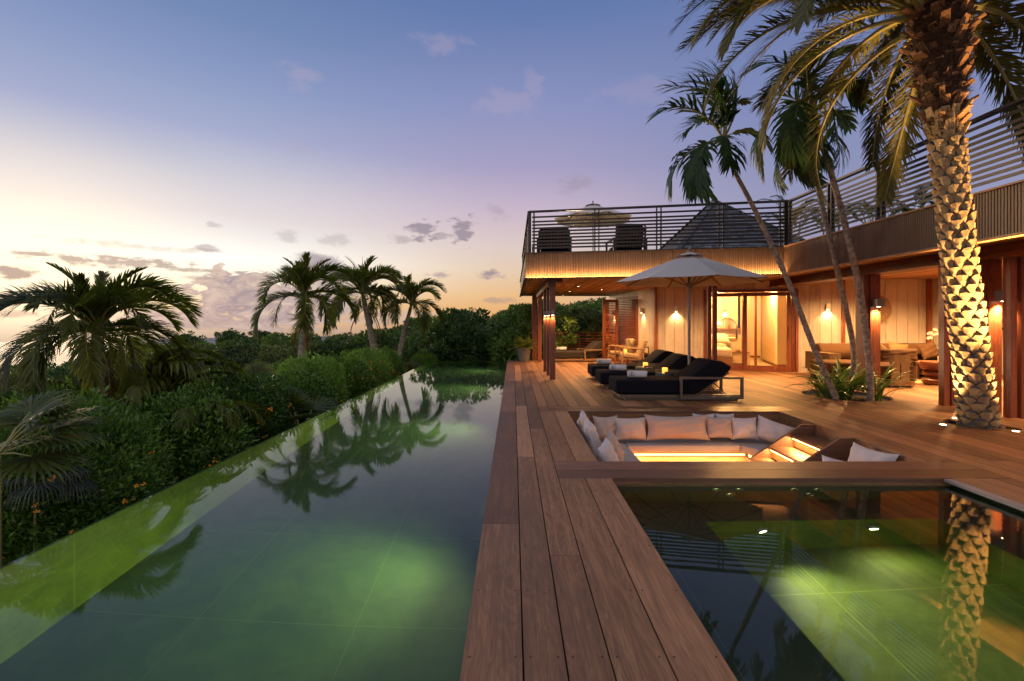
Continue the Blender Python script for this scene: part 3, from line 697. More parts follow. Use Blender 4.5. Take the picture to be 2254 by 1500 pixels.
# ================================================================ villa
CZ, FZ0, FZ1 = 2.35, 2.30, 2.89           # porch soffit, fascia bottom, fascia top
FL = Vector((.29, 10.7, 0)); FC = Vector((5.6, 9.75, 0))
villa = thing('villa', 'timber villa with slatted roof fascia and glowing porches', 'house', (.29, 10.7, 0))
def vb(mbx, name, m_, **kw):
    o = mbx.build(name, m_, None, **kw); o.parent = villa; o.matrix_parent_inverse = Matrix.Translation(-villa.location); KIDS.setdefault(villa.name, []).append(o); return o
def frontY(x): return 10.7 - (x - .29) * (10.7 - 9.75) / (5.6 - .29)
# roof slab
vb(MB().prism([(.33, 10.76), (5.66, 9.81), (5.66, .6), (16, .6), (16, 18.55), (.33, 18.55)], 2.47, 2.86), 'roof_slab', M_dark_wood, smooth=False)
vb(MB().prism([(.30, 10.73), (5.61, 9.78), (5.61, .6), (16, .6), (16, 18.6), (.30, 18.6)], 2.862, 2.89), 'terrace_floor', M_taupe, smooth=False)
# slatted fascia
def slats(mbx, a, b, z0, z1, pitch=.036, wd=.024, dp=.022, out=(0, -1, 0)):
    a, b = Vector(a), Vector(b); L = (b - a).length; n = int(L / pitch); d = (b - a).normalized(); M = Matrix((d, Vector((-d.y, d.x, 0)), Vector((0, 0, 1)))).transposed()
    for i in range(n + 1):
        mbx.rnd(); p = a + d * (i * L / n); mbx.box((p.x, p.y, (z0 + z1) / 2), (wd, dp, z1 - z0), M)
mb = MB(); slats(mb, FL, FC, FZ0 + .03, FZ1 - .015); vb(mb, 'slatted_fascia', M_slat, smooth=False)
mb = MB(); slats(mb, FC + Vector((0, -.02, 0)), (5.6, .6, 0), FZ0 + .03, FZ1 - .015); vb(mb, 'slatted_fascia', M_slat, smooth=False)
mb = MB(); slats(mb, FL, (.29, 18.6, 0), FZ0 + .03, FZ1 - .015, pitch=.05, wd=.036); vb(mb, 'slatted_fascia', M_slat, smooth=False)
mb = MB(); mb.bar((.29, 10.725, 2.59), (5.62, 9.772, 2.59), .02, .56); mb.bar((5.625, 9.78, 2.59), (5.625, .6, 2.59), .02, .56); mb.bar((.318, 10.74, 2.59), (.318, 18.6, 2.59), .02, .56)
vb(mb, 'fascia_backing', M_black, smooth=False)
mb = MB(); mb.bar((.26, 10.69, 2.885), (5.60, 9.735, 2.885), .07, .022); mb.bar((.26, 10.66, 2.312), (5.60, 9.705, 2.312), .09, .024)
vb(mb, 'fascia_cap', M_bronze, smooth=False)
mb = MB(); mb.bar((5.58, 9.74, 2.885), (5.58, .6, 2.885), .06, .022); mb.bar((5.60, 9.78, 2.31), (5.60, .6, 2.31), .12, .03); vb(mb, 'fascia_cap', M_soffit, smooth=False)
mb = MB(); mb.bar((.26, 10.7, 2.312), (.26, 18.6, 2.312), .05, .024); mb.bar((.27, 10.7, 2.885), (.27, 18.6, 2.885), .05, .022); vb(mb, 'fascia_cap', M_bronze, smooth=False)
# LED dots along the fascia foot
mb = MB(); d = (FC - FL).normalized(); n = int((FC - FL).length / .036)
for i in range(n):
    p = FL + d * (.036 * i + .018) + Vector((0, -.030, 0)); mb.box((p.x, p.y, 2.330), (.012, .010, .008), (0, 0, math.atan2(d.y, d.x)))
vb(mb, 'light_strip', M_led, smooth=False)
nrm = Vector((d.y, -d.x, 0))
strip_light('fascia_strip', FL + nrm * .09 + Vector((0, 0, 2.335)), FC + nrm * .09 + Vector((0, 0, 2.335)), Vector((-nrm.x * .55, -nrm.y * .55, 1)), 75, .02)
# porch soffit boards
mb = MB(); x = .33
while x < 5.55:
    mb.rnd().bb(x, x + .052, frontY(x) + .03, 18.5, CZ - .02, CZ); x += .064
vb(mb, 'soffit', M_soffit, smooth=False)
vb(MB().prism([(.33, 10.77), (5.6, 9.82), (5.6, 18.5), (.33, 18.5)], CZ + .012, CZ + .03), 'soffit_backing', M_dark_wood, smooth=False)
mb = MB(); x = 5.67
while x < 15.9:
    mb.rnd().bb(x, x + .088, .6, 13.6, 2.430, 2.45); x += .092
vb(mb, 'ceiling', M_soffit, smooth=False)
# beams
vb(MB().rnd(.4).bb(.80, .98, 10.86, 17.3, 2.17, 2.33), 'beam', M_redx, smooth=False)
vb(MB().rnd(.5).bb(.77, 1.13, 10.80, 10.90, 2.235, 2.329), 'beam_end', M_redx, smooth=False)
vb(MB().rnd(.6).bb(6.78, 7.02, .6, 12.5, 2.29, 2.43).rnd(.3).bb(6.70, 7.10, .6, 12.4, 2.24, 2.29), 'beam', M_redx, smooth=False)
# posts on the pool side
def post(x0, x1, y, dp, z1, m_=None, nm='post'):
    return vb(MB().rnd().bb(x0, x1, y, y + dp, .0, z1), nm, m_ or M_red, smooth=False)
post(.847, .972, 10.93, .10, 2.17); post(.83, .90, 11.75, .10, 2.17); post(.81, .885, 12.65, .10, 2.17)
post(.82, .935, 15.65, .10, 2.17); post(.655, .84, 16.5, .12, 2.25)
post(4.53, 4.61, 11.0, .07, 2.33); post(4.655, 4.745, 11.0, .07, 2.33)
# right wing columns: cruciform pairs of fins round a broad core
def column(cx, cy):
    vb(MB().rnd(.6).bb(cx - .05, cx + .14, cy - .14, cy + .14, 0, 2.24), 'column', M_red, smooth=False)
    vb(MB().rnd(.35).bb(cx - .16, cx - .055, cy - .11, cy + .11, 0, 2.24), 'column_fin', M_red, smooth=False)
column(6.90, 9.2); column(6.90, 6.95); column(6.9, 4.6)
for (cx, cy) in ((6.90, 7.52), (7.02, 7.52), (6.97, 6.58), (7.10, 6.56)):
    vb(MB().rnd().bb(cx - .045, cx + .045, cy, cy + .10, 0, 2.24), 'column_fin', M_red, smooth=False)
# limed board walls
def wall(p0, p1, z0, z1, opens=(), pitch=.27, th=.05, back=True, m_=None):
    p0, p1 = Vector((*p0, 0)), Vector((*p1, 0)); L = (p1 - p0).length; d = (p1 - p0).normalized(); nb = Vector((-d.y, d.x, 0))
    M = Matrix((d, nb, Vector((0, 0, 1)))).transposed(); mb = MB(); mk = MB()
    cuts = sorted(set([0, L] + [v for o in opens for v in o[:2]])); 
    for a, b in zip(cuts, cuts[1:]):
        n = max(1, round((b - a) / pitch)); op = [o for o in opens if o[0] <= a + 1e-6 and o[1] >= b - 1e-6]
        spans = [(z0, z1)]
        if op: spans = [s for s in ((z0, op[0][2]), (op[0][3], z1)) if s[1] - s[0] > .01]
        for i in range(n):
            s0 = a + (b - a) * i / n + .005; s1 = a + (b - a) * (i + 1) / n - .005; mb.rnd()
            for (za, zb) in spans:
                c = p0 + d * (s0 + s1) / 2 + nb * (th / 2); mb.box((c.x, c.y, (za + zb) / 2), (s1 - s0, th, zb - za), M)
        for (za, zb) in spans:
            c = p0 + d * (a + b) / 2 + nb * (th + .026); mk.box((c.x, c.y, (za + zb) / 2), (b - a, .05, zb - za), M)
    o = vb(mb, 'wall', m_ or M_wall, smooth=False)
    if back: vb(mk, 'wall_backing', M_cerused, smooth=False)
    return o
WA0, WA1 = Vector((4.09, 13.58, 0)), Vector((8.5, 12.2, 0)); wd_ = (WA1 - WA0).normalized(); wn = Vector((-wd_.y, wd_.x, 0))   # wn points indoors
def ws_at(px):          # distance along wall A for a photo column
    k = (px - VX) / F_PX; return (k * WA0.y - WA0.x) / (wd_.x - k * wd_.y)
def WP(s, dep=0, z=0): v = WA0 + wd_ * s + wn * dep; return Vector((v.x, v.y, z))
WM = Matrix((wd_, wn, Vector((0, 0, 1)))).transposed()
sD0, sD1 = ws_at(1549), ws_at(1757)
wall(WA0[:2], WA1[:2], 0, 2.43, [(sD0, sD1, 0, 2.21)], pitch=.26)
wall((3.72, 18.4), (4.09, 13.58), 0, 2.33, pitch=.26)
wall((8.5, 12.2), (10.7, 12.15), 0, 2.43, pitch=.26)
wall((10.7, 12.15), (10.62, 11.0), 0, 2.43, pitch=.2, back=False)
wall((10.75, 11.9), (15.5, 11.9), 0, 2.43, pitch=.3)
wall((15.5, 11.9), (15.5, 1), 0, 2.43, pitch=.3)
vb(MB().rnd().bb(4.05, 4.115, 13.50, 13.60, 0, 2.34), 'corner_trim', M_red, smooth=False)
vb(MB().rnd().bb(8.46, 8.52, 12.12, 12.19, 0, 2.43), 'corner_trim', M_red, smooth=False)
vb(MB().rnd().bb(10.6, 10.68, 12.06, 12.14, 0, 2.43), 'corner_trim', M_red, smooth=False)
vb(MB().rnd().bb(10.52, 10.62, 10.9, 11.0, 0, 2.24).bb(10.52, 10.62, 10.75, 10.86, 0, 2.24), 'door_post', M_red, smooth=False)
# door: sliding glass doors
def dbox(mbx, s0, s1, d0, d1, z0, z1):
    c = WP((s0 + s1) / 2, (d0 + d1) / 2, (z0 + z1) / 2); return mbx.box(c, (s1 - s0, d1 - d0, z1 - z0), WM)
door = thing('sliding_door', 'red timber framed sliding glass doors into the lit bedroom', 'door', WP(sD0))
def db(mbx, name, m_, par=None, **kw):
    o = mbx.build(name, m_, None, smooth=False, **kw)
    if par is None: o.parent = door; o.matrix_parent_inverse = Matrix.Translation(-door.location); KIDS.setdefault(door.name, []).append(o)
    else: o.parent = par; KIDS.setdefault(par.name, []).append(o)
    return o
mb = MB(); mb.rnd(.4); dbox(mb, sD0, sD0 + .06, -.03, .10, 0, 2.21); mb.rnd(.7); dbox(mb, sD1 - .06, sD1, -.03, .10, 0, 2.21); mb.rnd(.3); dbox(mb, sD0 + .06, sD1 - .06, -.03, .10, 2.14, 2.21)
dbox(mb, sD1 - .16, sD1 - .075, .0, .09, 0, 2.14); dbox(mb, sD0 + .06, sD1 - .16, -.02, .10, .001, .02)
db(mb, 'door_frame', M_red)
sM = ws_at(1641)
def leafdoor(s0, s1, dep, lab):
    mb = MB(); mb.rnd(.3); dbox(mb, s0, s0 + .08, dep, dep + .04, .02, 2.13); mb.rnd(.5); dbox(mb, s1 - .10, s1, dep, dep + .04, .02, 2.13); mb.rnd(.4); dbox(mb, s0 + .08, s1 - .10, dep, dep + .04, 2.03, 2.13); mb.rnd(.6); dbox(mb, s0 + .08, s1 - .10, dep, dep + .04, .02, .15)
    f = db(mb, 'door_leaf', M_red)
    g_ = MB(); dbox(g_, s0 + .08, s1 - .10, dep + .017, dep + .023, .15, 2.03); db(g_, 'pane', M_glass, f); return f
leafdoor(sD0 + .062, sM + .04, .055, ''); lf = leafdoor(sM - .04, sD1 - .165, .008, '')
h = MB(); a = WP(sD1 - .215, -.03, .88); b_ = WP(sD1 - .215, -.03, 1.22); h.tube([a + Vector((0, .04, 0)), a, b_, b_ + Vector((0, .04, 0))], .012, 8); db(h, 'door_handle', M_redh, lf)
# bedroom shell behind the glass
s0, s1, DP = sD0 - 1.0, sD1 + .35, 3.6
mb = MB(); dbox(mb, s0, s1, .11, DP, -.05, .012); vb(mb, 'room_floor', mat('pale_room_floor', (.62, .52, .38), .35), smooth=False)
mb = MB(); dbox(mb, s0, s1, DP, DP + .05, 0, 2.42); dbox(mb, s0 - .05, s0, .11, DP, 0, 2.42); dbox(mb, s1, s1 + .05, .11, DP, 0, 2.42); dbox(mb, s0, s1, .11, DP, 2.40, 2.425); vb(mb, 'room_wall', M_white, smooth=False)
# partition between bed niche and dressing corridor
sp = ws_at(1641) + .30
mb = MB(); mb.rnd(.3); dbox(mb, sp - .20, sp - .14, 1.25, 1.33, 0, 2.40); mb.rnd(.6); dbox(mb, sp + .14, sp + .20, 1.25, 1.33, 0, 2.40); vb(mb, 'room_post', M_red, smooth=False)
mb = MB(); dbox(mb, sp - .14, sp + .02, 1.26, 3.6, 0, 2.40); vb(mb, 'room_partition', M_white, smooth=False)
mb = MB(); 
for i in range(5): mb.rnd(); dbox(mb, s0 + .05 + i * .42, s0 + .46 + i * .42, 1.90, 1.94, 1.12, 2.40)
vb(mb, 'room_panelling', M_wall, smooth=False)
mb = MB(); dbox(mb, s0, sp - .14, 1.95, 2.0, 0, 1.12); vb(mb, 'headboard_wall', M_white, smooth=False)
mb = MB().rnd(.5); dbox(mb, s0, sp - .14, 1.80, 1.95, 1.10, 1.13); dbox(mb, s0, sp - .30, 1.84, 1.88, .86, .90); vb(mb, 'shelf', M_teak, smooth=False)
mb = MB(); dbox(mb, s0, sp - .3, 1.88, 1.90, .845, .858); vb(mb, 'light_strip', M_led, smooth=False)
# wardrobe on the right of the corridor
mb = MB(); c0 = sp + .70
dbox(mb, c0, s1, 1.1, 3.3, .10, 2.38); vb(mb, 'cabinet', M_white, smooth=False)
mb = MB(); dbox(mb, c0 + .03, s1, 1.14, 3.3, .0, .10); dbox(mb, c0 + .28, c0 + .32, 1.085, 1.10, 1.24, 1.52); dbox(mb, c0 + .34, c0 + .38, 1.085, 1.10, 1.24, 1.52); dbox(mb, c0 + .28, c0 + .32, 1.085, 1.10, .78, 1.20); dbox(mb, c0 + .34, c0 + .38, 1.085, 1.10, .78, 1.20); dbox(mb, sp + .1, c0, DP - .02, DP, .12, .18)
vb(mb, 'cabinet_handle', M_redx, smooth=False)
def Wthing(name, lab, cat, s, dep, z=0, grp=None):
    return thing(name, lab, cat, WP(s, dep, z), math.atan2(wd_.y, wd_.x), grp)
bs = sp - .66
bed = Wthing('bed', 'white bed with rumpled linen seen through the glass door', 'bed', bs - .6, 1.2)
MB().rbox(-.75, .75, -.4, .62, .12, .30, .02).build('bed_base', M_teak, bed); MB().rbox(-.74, .74, -.4, .60, .301, .56, .08, .02).build('mattress', M_linen, bed)
for i, (x, z, q) in enumerate(((.35, .66, 1), (.42, .83, 2), (-.35, .66, 3))):
    o = MB().pillow(.68, .42, .22, Matrix.Rotation(R(-58), 3, 'X'), 20 + q).build('pillow', M_linen, bed, angle=70); o.location = (x, .38, z)
ns = Wthing('nightstand', 'pale nightstand beside the bed', 'nightstand', bs + .42, 1.35)
MB().rbox(-.22, .22, -.1, .4, .10, .40, .01).build('drawer', M_white, ns); MB().bb(-.24, .24, -.12, .42, .401, .43).build('top', M_teak, ns)
o = MB().lathe([(0, 0), (.05, .0), (.07, .035), (.03, .07), (0, .075)], 14).build('shell', M_boot); o.location = WP(bs + .36, 1.4, .432); tag(o, 'small brown shell ornament on the nightstand', 'ornament')
rl = Wthing('reading_lamp', 'black gooseneck reading lamp arching over the bed pillow', 'lamp', bs + .40, 1.93, .84)
MB().rbox(-.02, .02, -.03, .0, -.02, .14, .008).build('base', M_black, rl)
pts = [(0, -.02, .12)] + [(-.27 + .27 * math.cos(R(a_)), -.10, .30 + .30 * math.sin(R(a_))) for a_ in range(0, 151, 15)]
MB().tube(pts, .010, 8).build('arm', M_black, rl)
MB().lathe([(0, -.03), (.028, -.03), (.03, .03), (0, .04)], 12, pts[-1]).build('lamp_head', M_bulb, rl)
pd = Wthing('pendant_lamp', 'small clear pendant lamp hanging inside the bedroom', 'lamp', bs + .02, 1.5, 1.55)
MB().tube([(0, 0, .12), (0, 0, .85)], .006, 6).build('cord', M_black, pd); MB().lathe([(0, .14), (.05, .12), (.05, .10), (0, .10)], 14).build('cap', M_black, pd); MB().lathe([(.0, .06), (.035, .03), (.06, -.02), (.03, -.05), (0, -.05)], 14).build('bulb', M_bulb, pd)
fl = Wthing('floor_lamp', 'black shaded lamp seen behind the twin porch posts', 'lamp', ws_at(1567.5), .9, 0)
MB().lathe([(.02, 1.92), (.10, 1.90), (.155, 1.745)], 24).build('lamp_shade', M_black, fl); MB().tube([(0, 0, .02), (0, 0, 1.88)], .012, 8).build('stem', M_black, fl); MB().lathe([(0, .025), (.14, .02), (.14, 0), (0, 0)], 20).build('base', M_black, fl)
point('bedroom_lamp', WP(sp - .9, .9, 2.1), 330, (1, .50, .15), .12); point('corridor_lamp', WP(sp + .55, 1.6, 2.2), 300, (1, .50, .15), .12)
# louvred folding shutters
def shutter(a, b, z1, lab):
    a, b = Vector((*a, 0)), Vector((*b, 0)); d = (b - a); L = d.length; rz = math.atan2(d.y, d.x)
    th = thing('louvred_shutter', lab, 'shutter', a, rz, 'folding timber shutters at the porch')
    MB().rnd(.3).bb(0, .10, -.02, .02, .01, z1).rnd(.6).bb(L - .10, L, -.02, .02, .01, z1).rnd(.5).bb(.10, L - .10, -.02, .02, z1 - .10, z1).bb(.10, L - .10, -.02, .02, .01, .14).build('frame', M_red, th, smooth=False)
    mb = MB(); n = 34
    for i in range(n): mb.rnd().box((L / 2, 0, .17 + (z1 - .31) * i / (n - 1)), (L - .2, .045, .012), (R(35), 0, 0))
    mb.build('louvres', M_redh, th, smooth=False)
shutter((2.96, 15.70), (3.50, 15.76), 2.07, 'left louvred shutter panel folded out beside the far lounger')
shutter((3.50, 16.1), (3.99, 15.05), 2.16, 'taller louvred shutter panel hinged to the limed wall')

# ================================================================ railings
def railing(name, lab, a, b, z0, H, posts, nb=10, m_=None, rows=None, first=.11, dz=.075, tw=.06, gap=.045):
    a, b = Vector((*a, 0)), Vector((*b, 0)); L = (b - a).length; d = (b - a).normalized(); rz = math.atan2(d.y, d.x)
    th = thing(name, lab, 'railing', (a.x, a.y, z0), rz); m_ = m_ or M_bronze
    MB().rnd().bb(-.03, L + .03, -.045, .045, H - .035, H).build('top_rail', m_, th, smooth=False)
    for i in range(nb):
        z = H - .035 - first - (0 if i == 0 else .03) - dz * i
        MB().rnd().bb(.04, L - .04, -.008, .008, z - .019, z + .019 + (.006 if m_ is M_redh else 0)).build('bar', m_, th, smooth=False)
    for s in posts:
        for q in (-gap, gap): MB().rnd().bb(s + q - .013, s + q + .013, -.04, .03, 0, H - .036).build('post', m_, th, smooth=False)
    return th
def on_front(px):      # s along the front line for a photo column
    k = (px - VX) / F_PX; d = (FC - FL).normalized(); return (k * FL.y - FL.x) / (d.x - k * d.y)
nr = Vector((0, .10, 0))
fa, fb_ = FL + Vector((.10, .12, 0)), FC + Vector((.10, .10, 0))
railing('terrace_railing', 'dark bar railing along the front of the roof terrace', fa[:2], fb_[:2], 2.892, .98, [.04] + [on_front(p) - .08 for p in (1314, 1452, 1590)] + [(fb_ - fa).length - .09])
railing('terrace_railing', 'dark bar railing on the pool side end of the roof terrace', (.37, 10.86), (.37, 18.4), 2.892, .98, [.02, 1.5, 3.0, 4.5, 6.0, 7.4])
railing('terrace_railing', 'dark bar railing running toward the camera above the right wing', (5.70, 9.82), (5.70, .8), 2.892, .95, [.06, 1.35, 2.50, 3.65, 4.8, 5.95, 7.1, 8.3], first=.08)
railing('terrace_railing', 'second bar railing on the far side of the right roof terrace', (9.2, 9.3), (9.6, 3.0), 2.892, 1.0, [.1, 1.4, 2.7, 4.0, 5.3], first=.08)
railing('porch_railing', 'red hardwood railing at the far end of the porch', (.72, 18.0), (3.72, 18.0), 0, .93, [.42, 1.75, 2.95], 8, M_redh, first=.09, dz=.095)

# ================================================================ hip roof beyond the terrace
roof = thing('hip_roof', 'slate shingled hip roof rising behind the terrace', 'roof', (8.6, 20, 2.6))
ap = Vector((8.52, 20, 6.47)); cs = [Vector((5.0, 16, 2.95)), Vector((12.4, 16, 2.95)), Vector((12.6, 24, 2.95)), Vector((5.3, 24, 2.95))]
mb = MB(); off = Vector((8.6, 20, 2.6))
for k in range(4):
    a, b = cs[k], cs[(k + 1) % 4]; nrow = 30; nn = (b - a).cross(ap - a).normalized()
    if nn.z < 0: nn = -nn
    for r_ in range(nrow):
        t0, t1 = r_ / nrow, (r_ + 1) / nrow + .012
        l0, l1 = a.lerp(ap, t0), b.lerp(ap, t0); u0, u1 = a.lerp(ap, min(1, t1)), b.lerp(ap, min(1, t1)); W_ = (l1 - l0).length; n = max(1, int(W_ / .24)); o_ = rng.random() * .5
        for i in range(n + 1):
            f0, f1 = max(0, (i - o_) / n), min(1, (i + 1 - o_) / n - .012 / max(.3, W_))
            if f1 <= f0: continue
            mb.rnd(); j = rng.uniform(.012, .030)
            q = [l0.lerp(l1, f0) + nn * j, l0.lerp(l1, f1) + nn * j, u0.lerp(u1, f1), u0.lerp(u1, f0), l0.lerp(l1, f0), l0.lerp(l1, f1)]
            mb.add([v - off for v in q], [(0, 1, 2, 3), (4, 5, 1, 0)])
mb.build('shingles', M_shingle, roof, smooth=False)
mb = MB()
for c_ in cs:
    for i in range(26): p = c_.lerp(ap, (i + .5) / 26) - off; dirv = (ap - c_).normalized(); mb.rnd(); mb.bar(p - dirv * .12 + Vector((0, 0, .03)), p + dirv * .12 + Vector((0, 0, .05)), .20, .025)
mb.build('ridge_tiles', M_shingle, roof, smooth=False)
mb = MB(); mb.prism([(v.x - off.x, v.y - off.y) for v in cs], .25, .33); mb.build('eaves', M_dark_wood, roof, smooth=False)

# ================================================================ wall and post lamps
def wall_lamp(loc, face, lab, W=9, m_=None, sz=(.09, .10, .15), size=120, grp='box wall lamps'):
    f = Vector(face).normalized(); rz = math.atan2(f.x, -f.y)
    th = thing('wall_lamp', lab, 'wall lamp', loc, rz, grp)
    hs = MB().rbox(-sz[0] / 2, sz[0] / 2, -sz[1] - .01, -.01, -sz[2] / 2, sz[2] / 2, .004, seg=1).build('housing', m_ or M_lampw, th, smooth=False)
    MB().bb(-.02, .02, -.012, .0, -.03, .03).build('bracket', m_ or M_lampw, th, smooth=False)
    MB().lathe([(0, -sz[2] / 2 - .004), (.026, -sz[2] / 2 - .004), (.03, -sz[2] / 2)], 14, (0, -sz[1] / 2 - .01, 0)).build('bulb', M_bulb, hs)
    p = Vector(loc) + f * (sz[1] / 2 + .01) + Vector((0, 0, -sz[2] / 2 - .02))
    spot('wall_lamp_light', p, Vector((-f.x * .14, -f.y * .14, -1)), W * 3.2, size, .9, (1, .60, .24), .025); return th
def onwall(px, z): p = WP(ws_at(px), -.002, z); return p
wall_lamp(onwall(1488, 1.70), -wn, 'white box wall lamp left of the glass doors', 15)
wall_lamp(onwall(1820.5, 1.73), -wn, 'white box wall lamp above the sofa, right of the glass doors', 15)
wl = Vector((4.09 - 3.72, 13.58 - 18.4, 0)).normalized(); wl_n = Vector((wl.y, -wl.x, 0))
wall_lamp((3.998, 14.55, 1.68), wl_n, 'white box wall lamp on the side wall by the timber armchairs', 12)
wall_lamp((3.765, 17.6, 1.66), wl_n, 'white box wall lamp seen through the louvred shutter', 12)
wall_lamp((10.64, 11.45, 1.72), (-1, 0, 0), 'white box wall lamp beside the orchid at the far right wall', 9)
wall_lamp((6.945, 9.06, 1.70), (0, -1, 0), 'dark box lamp on the broad red column behind the slim palms', 48, M_lamp, (.15, .13, .15), 110)
wall_lamp((6.99, 6.81, 1.71), (0, -1, 0), 'dark box lamp on the red column right behind the date palm', 80, M_lamp, (.15, .13, .15), 110)
wall_lamp((8.55, 7.6, 1.75), (0, -1, 0), 'dark box lamp deeper in the right room, left of the fin posts', 14, M_lamp, (.13, .12, .15), 110)
vb(MB().rnd().bb(8.50, 8.62, 7.6, 7.72, 0, 2.42), 'post', M_red, smooth=False)
for i, (x, y) in enumerate(((.91, 10.93), (.865, 11.75), (.848, 12.65))):
    wall_lamp((x, y, 1.55), (0, -1, 0), ['small dark cylinder lamp on the nearest porch post', 'small dark cylinder lamp on the second porch post', 'small dark cylinder lamp on the third porch post'][i], 6, M_lamp, (.06, .06, .12), 120, 'lamps on the porch posts')
# recessed downlights
DL = [(1272.8, 630.7), (1254, 641.6), (1239.5, 649.8)]
dls = [P(x, y, (CZ - .02 - CAM_H) * F_PX / (VY - y)) for x, y in DL] + [Vector((3.3, 12.2, CZ - .02)), Vector((5.0, 11.6, CZ - .02)), Vector((2.75, 14.7, CZ - .02))]  # lights over loungers and armchairs are added to brighten the porch and shutters
def downlight(p, lab, W, z, cone=150):
    th = thing('downlight', lab, 'ceiling light', (p[0], p[1], z), 0, 'recessed downlights in the porch ceiling')
    MB().lathe([(.030, -.002), (.048, -.006), (.052, .0)], 20).build('rim', M_lamp, th); MB().lathe([(0, -.003), (.031, -.003)], 16).build('lens', M_bulb, th)
    spot('downlight_light', (p[0], p[1], z - .015), (0, 0, -1), W, cone, .9, (1, .52, .19), .03)
for i, p in enumerate(dls): downlight(p, ['nearest of the three ceiling lights by the porch posts', 'middle of the three ceiling lights by the porch posts', 'farthest of the three ceiling lights by the porch posts', 'extra ceiling light added above the parasol, over the dark loungers', 'ceiling light above the twin posts by the glass doors', 'extra ceiling light added over the pale timber armchairs'][i], 230 if i in (1, 2) else 400, CZ - .021, 110 if i in (1, 2) else 150)
for i, p in enumerate(((7.9, 10.9), (9.6, 10.4), (8.9, 9.3), (10.2, 7.6), (9.0, 5.6), (12.5, 9.6))):
    downlight(p, ['ceiling light over the camel sofa', 'ceiling light over the orchid table', 'ceiling light over the barrel armchair', 'ceiling light in the middle of the right room', 'ceiling light behind the nearest column', 'ceiling light over the far armchair'][i], 850, 2.429)
# more of the right room
o = MB().lathe([(.0, .03), (.10, .035), (.13, .05), (.20, .03), (.235, .045), (.30, .055), (.345, .05), (.35, .0)], 40, M=Matrix.Rotation(R(90), 3, 'X')).build('wall_disc', M_teak); o.location = P(1931, 681, 12.13); o.location.y = 12.145; tag(o, 'round woven disc hung on the limed wall behind the column', 'wall disc')
pt = thing('wall_picture', 'colourful abstract picture on the cream wall of the right room', 'picture', (12.35, 11.885, 1.62))
MB().bb(-.75, .75, -.03, 0, -.48, .48).build('frame', M_black, pt, smooth=False)
mm = bpy.data.materials.new('abstract_canvas'); mm.use_nodes = True; t = NT(mm.node_tree); tcn = t.node('ShaderNodeTexCoord'); vo = t.node('ShaderNodeTexVoronoi'); vo.inputs['Scale'].default_value = 12; t.l.new(tcn.outputs['Object'], vo.inputs['Vector'])
t.l.new(t.mix(.5, vo.outputs['Color'], (.55, .5, .45)), t.n['Principled BSDF'].inputs['Base Color']); MB().bb(-.70, .70, -.033, -.0305, -.43, .43).build('canvas', mm, pt, smooth=False)
vb(MB().rnd().bar((12.6, 11.85, 2.1), (13.8, 11.7, 1.3), .04, .22).rnd().bar((11.9, 9.4, 2.36), (15.4, 9.0, 2.36), .16, .14), 'stair_stringer', M_redx, smooth=False)
# ================================================================ sun loungers
def lounger(lab, loc, rz, fab, frame, grp='sun loungers on the deck'):
    th = thing('sun_lounger', lab, 'sun lounger', loc, rz, grp); W = .74
    mb = MB().bb(.16, 2.08, .06, .10, .0, .045).bb(.16, 2.08, W - .10, W - .06, .0, .045).bb(.16, .20, .10, W - .10, .001, .044)
    mb.bb(.06, 2.10, .0, .045, .05, .10).bb(.06, 2.10, W - .045, W, .05, .10).bb(.06, .105, .045, W - .045, .051, .099).bb(1.1, 1.14, .045, W - .045, .051, .099)
    mb.build('base_frame', frame, th, smooth=False)
    MB().rbox(.0, 1.22, .02, W - .02, .108, .345, .035, .012).build('mattress', fab, th)
    MB().rprism([(1.235, .115), (1.20, .34), (1.62, .68), (1.80, .67), (1.97, .57), (1.92, .50), (1.40, .115)], .02, W - .02, .035).build('backrest_cushion', fab, th)
    mb = MB()
    mb.bar((1.38, .08, .10), (1.93, .08, .47), .04, .025).bar((1.38, W - .08, .10), (1.93, W - .08, .47), .04, .025)
    for k in range(5): x = 1.44 + k * .11; mb.box((x, W / 2, .10 + (x - 1.38) * .673), (.05, W - .2, .015), (0, R(-34), 0))
    mb.build('backrest_frame', frame, th, smooth=False)
    MB().tube([(1.70, .16, .30), (1.92, .16, .085)], .008, 6).tube([(1.70, W - .16, .30), (1.92, W - .16, .085)], .008, 6).bb(1.5, 2.0, .13, .19, .06, .09).bb(1.5, 2.0, W - .19, W - .13, .06, .09).build('adjuster', frame, th, smooth=False)
    for y in (-.045, W + .045):
        mb = MB(); y0, y1 = y - .022, y + .022
        mb.bb(1.06, 2.12, y0, y1, .375, .41).bb(1.06, 2.12, y0, y1, .04, .085).bb(1.06, 1.10, y0, y1, .085, .375).bb(2.08, 2.12, y0, y1, .085, .375)
        mb.build('arm_frame', frame, th, smooth=False)
    return th
